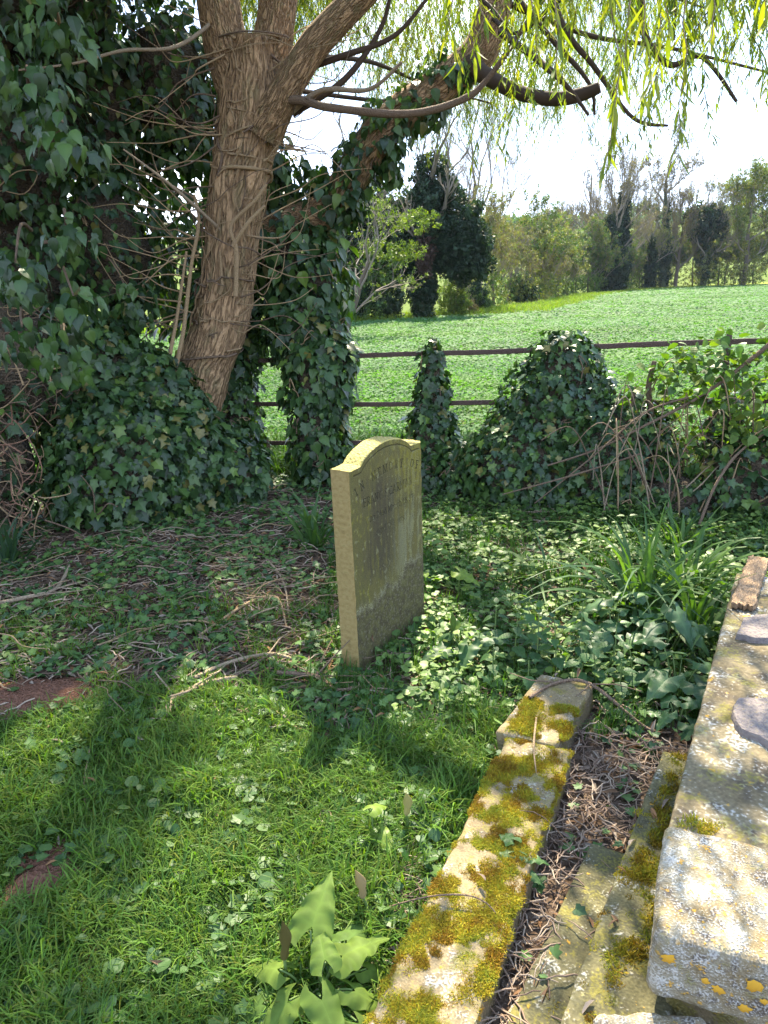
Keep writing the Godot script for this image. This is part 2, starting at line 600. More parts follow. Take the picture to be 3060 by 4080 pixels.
func scatter(parent: Node, called: String, shapes: Array, material: String, items: Array, singles := 0, single_name := "leaf") -> void:
	# items: [transform, colour, how large it shows]; the largest become parts of their own, the rest one mass
	if singles > 0:
		items.sort_custom(func(a, b): return a[2] > b[2])
	var bins := []
	for s in shapes: bins.append([[], []])
	for k in items.size():
		var it: Array = items[k]
		var s: int = it[3] if it.size() > 3 else k % shapes.size()
		if k < singles:
			var o := part(single_name, as_mesh(shapes[s]), parent, toned(material, it[1]))
			o.transform = it[0]
		else:
			bins[s][0].append(it[0])
			bins[s][1].append(it[1])
	for s in shapes.size():
		if bins[s][0].size():
			copies(called, as_mesh(shapes[s]), M[material], bins[s][0], bins[s][1], parent)

func pick(a: Array) -> Variant:
	return a[rng.randi() % a.size()]

const IVY_TONES := [Color(.034, .072, .022), Color(.043, .092, .025), Color(.055, .112, .028), Color(.032, .070, .030), Color(.070, .132, .030), Color(.13, .21, .04), Color(.024, .052, .018), Color(.17, .16, .045)]
const IVY_ODDS := [0, 0, 6, 1, 1, 2, 2, 2, 3, 6, 4, 0, 1, 3, 2, 4, 1, 3, 5, 7, 4, 6]

func ivy_tone() -> Color:
	return IVY_TONES[IVY_ODDS[rng.randi() % IVY_ODDS.size()]]

func shows(x: Transform3D) -> float:
	var d := x.origin - EYE
	return x.basis.y.length() * absf(x.basis.z.normalized().dot(d.normalized())) / d.length()

func shell(shapes: Array, n: int, size: float, depth := 0.1, lump := 0.12, droop := 1.0) -> Array:
	# ivy leaves laid like scales over a union of ellipsoids [centre, radii]
	var area := []
	var total := 0.0
	for s in shapes:
		var r: Vector3 = s[1]
		total += pow((pow(r.x * r.y, 1.6) + pow(r.x * r.z, 1.6) + pow(r.y * r.z, 1.6)) / 3.0, 1 / 1.6)
		area.append(total)
	var out := []
	var tries := 0
	while out.size() < n and tries < n * 6:
		tries += 1
		var w := rng.randf() * total
		var k := 0
		while area[k] < w: k += 1
		var c: Vector3 = shapes[k][0]
		var r: Vector3 = shapes[k][1]
		var d := rdir()
		var p := c + d * r * (1.0 + lump * noise.get_noise_3dv((c + d * r) * 2.6) * 2.0)
		if p.y < gh(p.x, p.z) + 0.005: continue
		var hidden := false
		for q in shapes.size():
			if q != k:
				var e: Vector3 = (p - (shapes[q][0] as Vector3)) / (shapes[q][1] as Vector3)
				if e.length_squared() < 0.8: hidden = true; break
		if hidden: continue
		var nn := (d / r).normalized()
		var inset := -absf(rng.randfn(0.0, 1.0)) * depth
		p += nn * (inset + depth * 0.4)
		var nrm := (nn + Vector3.UP * 0.45 + rdir() * 0.45).normalized()
		var tip := Vector3.DOWN * droop + nn * 0.5 + rdir() * 0.7
		var x := Transform3D(frame(tip, nrm, size * lerpf(.45, 1.4, pow(rng.randf(), 1.3))), p)
		var towards := (EYE - p).normalized()
		out.append([x, ivy_tone(), shows(x) * (1.0 if nn.dot(towards) > 0.1 and inset > -depth * 0.6 else 0.02)])
	return out

func core(shapes: Array, f: float) -> ArrayMesh:
	# the dead stems and trunk that an ivy mass has grown over
	var mb := MB.new()
	for s in shapes:
		var c: Vector3 = s[0]
		var r: Vector3 = s[1] * f
		var o := mb.v.size()
		for a in 13:
			for b in 17:
				var th := PI * a / 12.0
				var ph := TAU * (b % 16) / 16.0
				var d := Vector3(sin(th) * cos(ph), cos(th), sin(th) * sin(ph))
				mb.add(c + d * r * (1.0 + 0.25 * noise.get_noise_3dv((c + d * r) * 4.0)), d, Vector2(b / 16.0, a / 12.0))
		for a in 12:
			for b in 16:
				var q := o + a * 17 + b
				mb.quad(q, q + 1, q + 18, q + 17)
	mb.smooth_normals()
	return mb.mesh(M.core)

# ---------------------------------------------------------------- the ground and the field

func sheet(xs: Array, zs: Array, up: float, keep: Callable, material: Material, sink := 0.0) -> ArrayMesh:
	var mb := MB.new()
	var w := xs.size()
	for z in zs:
		for x in xs:
			mb.add(Vector3(x, gh(x, z) + up - sink * smoothstep(30.0, 70.0, -z), z), Vector3.UP, Vector2(x, z))
	for j in zs.size() - 1:
		for k in w - 1:
			if keep.call(0.5 * (xs[k] + xs[k + 1]), 0.5 * (zs[j] + zs[j + 1])):
				var a := j * w + k
				mb.quad(a, a + 1, a + w + 1, a + w)
	mb.smooth_normals()
	return mb.mesh(material)

func graded(a: float, b: float, n: int, power: float) -> Array:
	return range(n + 1).map(func(k): return a + (b - a) * pow(float(k) / n, power))

func build_ground() -> void:
	var near_x := graded(-5.0, 5.0, 90, 1.0)
	var xs := graded(-5.3, -900.0, 30, 3.0)
	xs.reverse()
	xs.append_array(near_x)
	xs.append_array(graded(5.3, 900.0, 30, 3.0))
	var zs := graded(-7.2, -1400.0, 60, 3.0)
	zs.reverse()
	zs.append_array(graded(-7.0, 1.0, 80, 1.0))
	zs.append_array(graded(1.3, 400.0, 16, 3.0))
	var g := part("ground", sheet(xs, zs, 0.0, func(_x, _z): return true, M.soil, 6.0), self)
	tag(g, "brown earth and leaf litter of the churchyard", "", "", "structure")
	# two patches of bare red-brown soil thrown up in the grass
	for m in [[-1.44, -2.68, .30, .17, .035, "bare mound of reddish brown soil in shade beside the lawn edge"], [-1.0, -1.74, .13, .17, .018, "small bare scrape of pinkish soil in the near grass"]]:
		var mb := MB.new()
		for a in 15:
			for b in 29:
				var t := a / 14.0
				var ph := TAU * (b % 28) / 28.0
				var r := t * (1.0 + 0.3 * noise.get_noise_2d(cos(ph) * 1.5 + m[0] * 7, sin(ph) * 1.5))
				var x: float = m[0] + cos(ph) * r * m[2]
				var z: float = m[1] + sin(ph) * r * m[3]
				mb.add(Vector3(x, gh(x, z) + m[4] * (1.0 - t * t) - 0.004 + 0.012 * noise.get_noise_2d(x * 22, z * 22) + 0.006, z), Vector3.UP, Vector2(x, z))
		for a in 14:
			for b in 28:
				var q := a * 29 + b
				mb.quad(q, q + 1, q + 30, q + 29)
		mb.smooth_normals()
		var o := part("soil_patch", mb.mesh(M.molehill), self)
		tag(o, m[5], "soil", "", "structure")

const EDGE := [[-200.0, -20.0], [-30.0, -24.0], [-12.0, -29.0], [-2.0, -34.0], [5.4, -38.5], [12.0, -56.0], [19.5, -77.0], [37.0, -101.0], [60.0, -106.0], [300.0, -130.0]]

func edge_z(x: float) -> float:
	for k in EDGE.size() - 1:
		if x <= EDGE[k + 1][0]:
			return lerpf(EDGE[k][1], EDGE[k + 1][1], clampf((x - EDGE[k][0]) / (EDGE[k + 1][0] - EDGE[k][0]), 0, 1))
	return EDGE[-1][1]

func verge(x: float) -> float:
	# depth of the rough grass between the crop and the hedge
	return 1.0 + 7.0 * smoothstep(4.0, 9.0, x) * (1.0 - smoothstep(20.0, 30.0, x)) + 1.2 * noise.get_noise_2d(x * .4, 3.0)

func build_field() -> void:
	var xs := graded(-60, 140, 160, 1.0)
	var zs := graded(-6.6, -140.0, 120, 1.5)
	var f := part("field", sheet(xs, zs, 0.006, func(x, z): return z > edge_z(x) + verge(x) - 1.0, M.field_soil), self)
	tag(f, "sown field sloping away beyond the iron fence", "", "", "structure")
	var v := part("verge", sheet(xs, zs, 0.05, func(x, z): return z < edge_z(x) + verge(x) and z > edge_z(x) - 8.0, M.verge), self)
	tag(v, "yellow green strip of rough grass along the far hedge", "", "", "structure")
	var mx := graded(-14.0, 700.0, 60, 1.6)
	var ml := graded(-14.5, -700.0, 40, 1.6)
	ml.reverse()
	ml.append_array(mx)
	var md := part("meadow", sheet(ml, graded(-18.0, -1300.0, 110, 2.2), 0.02, func(x, z): return z < edge_z(x) + 1.0, M.meadow), self)
	tag(md, "green meadow rising behind the far hedge", "", "", "structure")
	# the crop, thick enough to hide the soil
	var near := []
	var tone := [Color(.12, .195, .075), Color(.14, .22, .09), Color(.10, .175, .055), Color(.155, .24, .105)]
	for band in [[6.5, 14.0, 0.26, 2.7], [14.0, 30.0, 0.42, 1.7], [30.0, 62.0, 0.75, 1.3], [62.0, 112.0, 1.2, 1.2]]:
		var z0: float = band[0]
		var s: float = band[2]
		while z0 < band[1]:
			var x0 := -0.32 * z0 - 1.0
			while x0 < 0.62 * z0 + 2.0:
				var x := x0 + rf(-.5, .5) * s
				var z := -z0 + rf(-.5, .5) * s
				x0 += s * 0.62
				if z < edge_z(x) + verge(x) or z > -6.4: continue
				var k: float = s * rf(.8, 1.25)
				var hgt := minf(band[3] * 0.24, 0.45 / s) * rf(.8, 1.2)
				near.append([Transform3D(Basis(Vector3.UP, rf(0, TAU)).scaled_local(Vector3(k, k * hgt / 0.4 * 0.55, k)), on(x, z)), tone[rng.randi() % 4].lerp(Color(.14, .225, .045), 0.75 * smoothstep(-.1, 0.45, noise.get_noise_2d(x * .35, z * .35))) * (1.0 - .22 * smoothstep(.0, .5, noise.get_noise_2d(x * .12 + 20, z * .5))), 0.0])
			z0 += s * 0.62
	var crop := Node3D.new()
	crop.name = "crop"
	add_child(crop)
	tag(crop, "pale green young crop covering the field", "", "", "stuff")
	scatter(crop, "crop_leaves", L.crop, "crop", near)
	# rough grass of the verge and of the strip just beyond the fence
	var gr := []
	for k in 5200:
		var x := rf(-14.0, 42.0)
		var z := edge_z(x) + rf(-2.0, 1.0) * 1.0 + rf(0, 1) * verge(x)
		gr.append([Transform3D(Basis(Vector3.UP, rf(0, TAU)).scaled_local(Vector3.ONE * rf(.25, .55)), on(x, z)), Color(.19, .25, .03) * rf(.8, 1.2), 0.0])
	for k in 900:
		var x := rf(-3.0, 5.0)
		var z := -5.75 + 0.37 * (x + .1) * 0.8 + rf(-1.1, 0.1)
		gr.append([Transform3D(Basis(Vector3.UP, rf(0, TAU)).scaled_local(Vector3.ONE * rf(.2, .34)), on(x, z)), Color(.09, .17, .035) * rf(.8, 1.2), 0.0])
	var vg := Node3D.new()
	vg.name = "verge_grass"
	add_child(vg)
	tag(vg, "tall yellow green grass along the field edge", "", "", "stuff")
	scatter(vg, "grass_tufts", L.tuft, "grass", gr)

# ---------------------------------------------------------------- the headstone

func stone_top(u: float) -> float:
	# outline of the head: flat shoulders, a small ogee and a low arch
	var w := 0.533
	if u < 0.085 or u > w - 0.085: return 0.868 + 0.03 * (0.085 - minf(u, w - u)) * 2.0 * -0.3
	var t := (u - 0.085) / (w - 0.17)
	return 0.866 + 0.064 * pow(sin(PI * t), 0.62)

func raster(im: PackedFloat32Array, iw: int, ih: int, text: String, at: Vector2, size: float, turn: float, strength: float, squeeze := 1.0) -> void:
	# draws lettering into a relief map that covers 0.54 m by 0.95 m
	var tm := TextMesh.new()
	var f := SystemFont.new()
	f.font_names = PackedStringArray(["Droid Serif"])
	tm.font = f
	tm.text = text
	tm.font_size = 32
	tm.pixel_size = 0.01
	tm.depth = 0.0
	tm.curve_step = 0.6
	var a := tm.get_mesh_arrays() if tm.get_surface_count() else []
	if a.is_empty(): return
	var vs: PackedVector3Array = a[Mesh.ARRAY_VERTEX]
	var ix: PackedInt32Array = a[Mesh.ARRAY_INDEX] if a[Mesh.ARRAY_INDEX] != null else PackedInt32Array(range(vs.size()))
	var sc := size / 0.32
	var px := func(p: Vector3) -> Vector2:
		var q := Vector2(p.x * squeeze, p.y).rotated(turn) * sc + at
		return Vector2(q.x / 0.54 * iw, (1.0 - q.y / 0.95) * ih)
	for k in range(0, ix.size() - 2, 3):
		var p: Vector2 = px.call(vs[ix[k]])
		var q: Vector2 = px.call(vs[ix[k + 1]])
		var r: Vector2 = px.call(vs[ix[k + 2]])
		var den := (q - p).cross(r - p)
		if absf(den) < 1e-6: continue
		for y in range(maxi(0, int(minf(p.y, minf(q.y, r.y)))), mini(ih, int(maxf(p.y, maxf(q.y, r.y))) + 2)):
			for x in range(maxi(0, int(minf(p.x, minf(q.x, r.x)))), mini(iw, int(maxf(p.x, maxf(q.x, r.x))) + 2)):
				var c := Vector2(x, y)
				var b1 := (c - p).cross(r - p) / den
				var b2 := (q - p).cross(c - p) / den
				if b1 > -0.05 and b2 > -0.05 and b1 + b2 < 1.05:
					im[y * iw + x] = maxf(im[y * iw + x], strength)

func build_headstone() -> void:
	var iw := 384
	var ih := 676
	var cut := PackedFloat32Array()
	cut.resize(iw * ih)
	# the inscription: an arched first line, three below
	var first := "IN MEMORY OF"
	for k in first.length():
		if first[k] == " ": continue
		var u := 0.045 + 0.45 * k / 11.0
		var t := (u - 0.27) / 0.25
		raster(cut, iw, ih, first[k], Vector2(u, 0.815 - 0.055 * t * t), 0.047, -0.42 * t, 1.0, 0.85)
	raster(cut, iw, ih, "FRANCIS CARMAN", Vector2(0.268, 0.712), 0.047, 0.0, 0.9, 0.88)
	raster(cut, iw, ih, "who Died March 18 87", Vector2(0.275, 0.636), 0.036, 0.0, 0.8, 0.95)
	raster(cut, iw, ih, "Aged 78 Years.", Vector2(0.275, 0.566), 0.034, 0.0, 0.6, 0.95)
	var relief := Image.create(iw, ih, false, Image.FORMAT_RGB8)
	var paint := Image.create(iw, ih, false, Image.FORMAT_RGB8)
	for y in ih:
		for x in iw:
			var u := 0.54 * x / iw
			var h := 0.95 * (1.0 - float(y) / ih)
			# the incised line that follows the head
			var line := absf(h - (stone_top(u) - 0.027))
			var groove := 0.8 * (1.0 - smoothstep(0.0015, 0.004, line)) * (1.0 if u > 0.03 and u < 0.515 else 0.0)
			var worn := smoothstep(-0.35, 0.15, noise.get_noise_2d(u * 9.0, h * 9.0))
			var c := maxf(groove, cut[y * iw + x] * (0.45 + 0.55 * worn))
			var fine := noise.get_noise_2d(u * 160.0, h * 160.0)
			var mid := noise.get_noise_2d(u * 26.0 + 5.0, h * 20.0)
			var streak := noise.get_noise_2d(u * 34.0, h * 3.0 + 9.0)
			var rl := clampf(0.62 + 0.16 * fine + 0.12 * mid - 0.62 * c, 0.0, 1.0)
			relief.set_pixel(x, y, Color(rl, rl, rl))
			var col := Color(.135, .115, .036).lerp(Color(.10, .09, .032), 0.5 + streak)
			# yellow-green algae at the upper right, a dark soot stain down the middle
			col = col.lerp(Color(.20, .175, .024), 0.75 * smoothstep(0.05, 0.5, mid * .6 + streak * .5 + smoothstep(.2, .5, u) * .5 * smoothstep(.55, .8, h)))
			var soot := exp(-pow((u - .21 - .12 * streak) / .11, 2)) * smoothstep(.30, .44, h + .08 * mid) * (1.0 - smoothstep(.74, .84, h + .06 * streak))
			col = col.lerp(Color(.055, .045, .03), 0.75 * clampf(soot + .15 * mid, 0, 1))
			# pale lichen streak on the right, with a ragged edge
			var pale := smoothstep(.12, .34, .55 * streak + .4 * fine + .45 * exp(-pow((u - .36 - .25 * (h - .45)) / .07, 2)) * smoothstep(.29, .36, h) * (1 - smoothstep(.5, .62, h)))
			pale = maxf(pale * smoothstep(.3, .5, u + .1), 0.9 * smoothstep(.1, .3, mid + .6 * exp(-pow((u - .50) / .02, 2)) * exp(-pow((h - .55) / .06, 2)) - .25))
			col = col.lerp(Color(.22, .21, .115), 0.6 * pale)
			# the stained foot, dark and blotched, with a broken line of lichen along its top
			var rise := h - (.255 + .16 * u + .05 * noise.get_noise_2d(u * 11.0, 2.0))
			var foot := 1.0 - smoothstep(-.012, .012, rise + .02 * fine)
			col = col.lerp(Color(.07, .056, .03).lerp(Color(.11, .10, .036), clampf(.5 + mid, 0, 1)), 0.85 * foot)
			col = col.lerp(Color(.26, .24, .15), 0.6 * exp(-pow(rise / .02, 2)) * smoothstep(0.0, .3, fine + .5 * mid + .1))
			col = col.lerp(Color(.20, .18, .12), 0.55 * foot * smoothstep(.22, .4, noise.get_noise_2d(u * 60.0, h * 60.0)))
			col = col.lerp(Color(.03, .026, .012), 0.72 * c)
			col = col * (0.78 + 0.28 * fine)
			paint.set_pixel(x, y, col.clamp().linear_to_srgb())
	var front := mat(Color.WHITE, 0.9, 0.3)
	front.albedo_texture = ImageTexture.create_from_image(paint)
	front.heightmap_enabled = true
	front.heightmap_texture = ImageTexture.create_from_image(relief)
	front.heightmap_scale = 0.6
	front.texture_repeat = false
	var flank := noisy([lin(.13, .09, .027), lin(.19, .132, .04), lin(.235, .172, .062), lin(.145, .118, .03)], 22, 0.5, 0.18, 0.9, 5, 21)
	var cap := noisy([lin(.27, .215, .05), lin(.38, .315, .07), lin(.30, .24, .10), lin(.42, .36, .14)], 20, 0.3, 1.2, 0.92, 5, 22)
	var w := 0.533
	var th := 0.088
	var N := 56
	var H := 60
	var chip := func(p: Vector3) -> Vector3:
		return p + Vector3(noise.get_noise_3dv(p * 26.0), noise.get_noise_3dv(p * 26.0 + Vector3.ONE * 9), noise.get_noise_3dv(p * 26.0 + Vector3.ONE * 20)) * 0.0022
	var m := ArrayMesh.new()
	var inset := 0.005
	for face in 2:                       # the inscribed face and the back
		var mb := MB.new()
		var zz := 0.0 if face == 0 else -th
		for j in H + 1:
			for k in N + 1:
				var u := lerpf(inset, w - inset, float(k) / N)
				var h := (stone_top(u) - inset) * j / H - 0.12 * (1.0 - float(j) / H)
				var p: Vector3 = chip.call(Vector3(u, h, zz))
				mb.add(p, Vector3(0, 0, 1 if face == 0 else -1), Vector2(u / 0.54, 1.0 - h / 0.95))
		for j in H:
			for k in N:
				var a := j * (N + 1) + k
				mb.quad(a, a + 1, a + N + 2, a + N + 1)
		mb.smooth_normals()
		mb.mesh(front if face == 0 else flank, m)
	# the rim: up one flank, over the head and down the other, with worn edges
	var rim := []
	for j in 41: rim.append([Vector2(0, lerpf(-0.12, stone_top(0), j / 40.0)), Vector2(-1, 0)])
	for k in N + 1:
		var u := w * k / N
		var sl := (stone_top(minf(u + .004, w)) - stone_top(maxf(u - .004, 0))) / .008
		rim.append([Vector2(u, stone_top(u)), Vector2(-sl, 1).normalized()])
	for j in 41: rim.append([Vector2(w, lerpf(stone_top(w), -0.12, j / 40.0)), Vector2(1, 0)])
	for side in 2:                        # flanks, then the head
		var mb := MB.new()
		var cols := [[0.0, -inset], [-inset * .35, -inset * .35], [-inset * 1.2, 0.0], [-th * .3, 0.0], [-th * .5, 0.002], [-th * .7, 0.0], [-th + inset * 1.2, 0.0], [-th + inset * .35, -inset * .35], [-th, -inset]]
		for e in rim:
			for c in cols:
				var q: Vector2 = e[0] + e[1] * c[1]
				mb.add(chip.call(Vector3(q.x, q.y, c[0])), Vector3(e[1].x, e[1].y, 0))
		var r := cols.size()
		for k in rim.size() - 1:
			var top: bool = k >= 41 and k < 41 + N
			if top != (side == 1): continue
			for c in r - 1:
				var a := k * r + c
				mb.quad(a, a + 1, a + r + 1, a + r)
		mb.smooth_normals()
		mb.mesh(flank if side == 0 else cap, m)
	var t := thing("headstone", "weathered sandstone headstone with arched top and worn inscription, standing in ivy", "headstone", Vector3(-0.128, 0, -2.819))
	var face := Vector3(0.302, 0, -0.438).normalized()
	t.basis = Basis(face, Vector3.UP, face.cross(Vector3.UP)) * Basis(Vector3.BACK, deg_to_rad(0.4))
	part("slab", m, t)

# ---------------------------------------------------------------- the old grave

func rough_box(size: Vector3, r: float, n: Vector3i, amp: float, sd: float, skew := 0.0) -> MB:
	# a worn block: rounded edges, uneven faces; its own axes, centred
	var mb := MB.new()
	var h := size * 0.5
	var inner := h - Vector3.ONE * r
	for f in 6:
		var ax := f / 2
		var sg := 1.0 if f % 2 else -1.0
		var ua := (ax + 1) % 3
		var va := (ax + 2) % 3
		var nu: int = n[ua]
		var nv: int = n[va]
		var o := mb.v.size()
		for j in nv + 1:
			for k in nu + 1:
				var p := Vector3.ZERO
				p[ax] = sg * h[ax]
				p[ua] = lerpf(-h[ua], h[ua], float(k) / nu)
				p[va] = lerpf(-h[va], h[va], float(j) / nv)
				var q := p.clamp(-inner, inner)
				var d := (p - q)
				d = d.normalized()
				var e := q + d * r
				var s := e * 9.0 + Vector3.ONE * sd
				e += d * amp * (noise.get_noise_3dv(s) + 0.5 * noise.get_noise_3dv(s * 3.1))
				e.x += skew * e.z
				mb.add(e, d, Vector2(e.x, e.z))
		for j in nv:
			for k in nu:
				var a := o + j * (nu + 1) + k
				mb.quad(a, a + 1, a + nu + 2, a + nu + 1)
	var keep := mb.n.duplicate()
	mb.smooth_normals()
	for k in keep.size():
		mb.n[k] = (mb.n[k] + keep[k] * 0.6).normalized()
	return mb

func lichen_stone(base: Array, white: float, gold: float, moss: float, size: float, sd: int, px := 512) -> StandardMaterial3D:
	# old stone with crusts of white and orange lichen
	var n1 := FastNoiseLite.new()
	n1.seed = sd
	n1.frequency = 1.0
	n1.fractal_octaves = 5
	var spots := FastNoiseLite.new()
	spots.seed = sd + 1
	spots.noise_type = FastNoiseLite.TYPE_CELLULAR
	spots.frequency = 1.0
	var at := func(nz: FastNoiseLite, u: float, v: float, f: float) -> float:
		# joins at its edges
		return nz.get_noise_3d(cos(u * TAU) * f * .16, sin(u * TAU) * f * .16, v * f) * (1.0 - smoothstep(.9, 1.0, v)) + nz.get_noise_3d(cos(u * TAU) * f * .16, sin(u * TAU) * f * .16, (v - 1.0) * f) * smoothstep(.9, 1.0, v)
	var hi := Image.create(px, px, false, Image.FORMAT_RGB8)
	var ci := Image.create(px, px, false, Image.FORMAT_RGB8)
	for y in px:
		for x in px:
			var u := float(x) / px
			var v := float(y) / px
			var big: float = at.call(n1, u, v, 5.0)
			var mid: float = at.call(n1, u + .3, v, 16.0)
			var fin: float = at.call(n1, u, v, 90.0)
			var col: Color = base[0].lerp(base[1], clampf(.5 + 1.3 * big + .5 * mid, 0, 1)).lerp(base[2], smoothstep(.0, .5, mid - .4 * big))
			col = col * (1.0 + .5 * fin)
			var w := smoothstep(.05, .5, big * .9 + mid * .8 + fin * .9 + white - .5)
			w = maxf(w, .7 * smoothstep(.05, .4, fin * 1.1 + mid * .5 + white - .55))
			col = col.lerp(Color(.42, .41, .37) * (1.0 + .5 * fin), .62 * w)
			var g := smoothstep(.02, .10, at.call(n1, u + .6, v + .1, 22.0) + fin * .25 + gold - .5)
			col = col.lerp(Color(.40, .22, .03) * (1.0 + .3 * fin), .9 * g)
			var ms := smoothstep(.0, .2, at.call(n1, u + .8, v + .4, 8.0) + fin * .5 + moss - .5)
			col = col.lerp(Color(.13, .115, .025) * (1.0 + .5 * fin), .75 * ms)
			ci.set_pixel(x, y, col.clamp().linear_to_srgb())
			var h := clampf(.5 + .25 * fin + .25 * mid + .18 * maxf(w, g), 0, 1)
			hi.set_pixel(x, y, Color(h, h, h))
	var m := mat(Color.WHITE, 0.92, 0.25)
	m.albedo_texture = ImageTexture.create_from_image(ci)
	m.heightmap_enabled = true
	m.heightmap_texture = ImageTexture.create_from_image(hi)
	m.heightmap_scale = 0.7
	m.uv1_triplanar = true
	m.uv1_scale = Vector3.ONE / size
	return m

func stone(called: String, label: String, category: String, left_near: Vector2, left_far: Vector2, width: float, y0: float, y1: float, r: float, amp: float, material: Material, skew := 0.0, grp := "") -> Node3D:
	# a block given by its upper left edge on plan
	var a := Vector3(left_near.x, 0, left_near.y)
	var b := Vector3(left_far.x, 0, left_far.y)
	var along := (a - b).normalized()
	var across := Vector3.UP.cross(along)
	var len := a.distance_to(b)
	var t := thing(called, label, category, (a + b) * .5 + across * width * .5 + Vector3.UP * y0, grp)
	t.basis = Basis(across, Vector3.UP, along)
	var mb := rough_box(Vector3(width, y1 - y0, len), r, Vector3i(int(width / .012) + 2, int((y1 - y0) / .015) + 2, int(len / .014) + 2), amp, left_near.x * 31.0 + y1 * 50.0, skew)
	for k in mb.v.size(): mb.v[k].y += (y1 - y0) * .5
	part("block", mb.mesh(material), t)
	t.set_meta("size", Vector3(width, y1 - y0, len))
	return t

func moss_on(t: Node3D, n: int, cover: float, size: float, tones: Array, lo := Vector2(-1, -1), hi := Vector2(1, 1)) -> void:
	# cushions of moss over a block's upper face, where it has taken hold
	var s: Vector3 = t.get_meta("size")
	var items := []
	var tries := 0
	while items.size() < n and tries < n * 12:
		tries += 1
		var x := rf(lo.x, hi.x) * s.x * .5
		var z := rf(lo.y, hi.y) * s.z * .5
		var p := t.position + t.basis * Vector3(x, 0, z)
		var k := noise.get_noise_2d(p.x * 7.0, p.z * 7.0) + .6 * noise.get_noise_2d(p.x * 22.0, p.z * 22.0)
		if k < cover: continue
		var w := size * rf(.6, 1.2) * clampf(.6 + 1.6 * (k - cover), .6, 1.3)
		var e := maxf(absf(x) - s.x * .5 + .012, 0) + maxf(absf(z) - s.z * .5 + .012, 0)
		var tone: Color = tones[clampi(int((noise.get_noise_2d(p.x * 11 + 40, p.z * 11) + .5 + rf(-.25, .25)) * tones.size()), 0, tones.size() - 1)]
		items.append([Transform3D(Basis(Vector3.UP, rf(0, TAU)).scaled_local(Vector3(w, w * rf(.6, 1.0), w)), Vector3(x, s.y - .004 - e * .5, z)), tone * rf(.85, 1.15), 0.0])
	scatter(t, "moss", L.moss, "moss", items)

const MOSS_TONES := [Color(.25, .15, .024), Color(.31, .225, .03), Color(.36, .295, .034), Color(.41, .36, .04), Color(.29, .30, .04)]

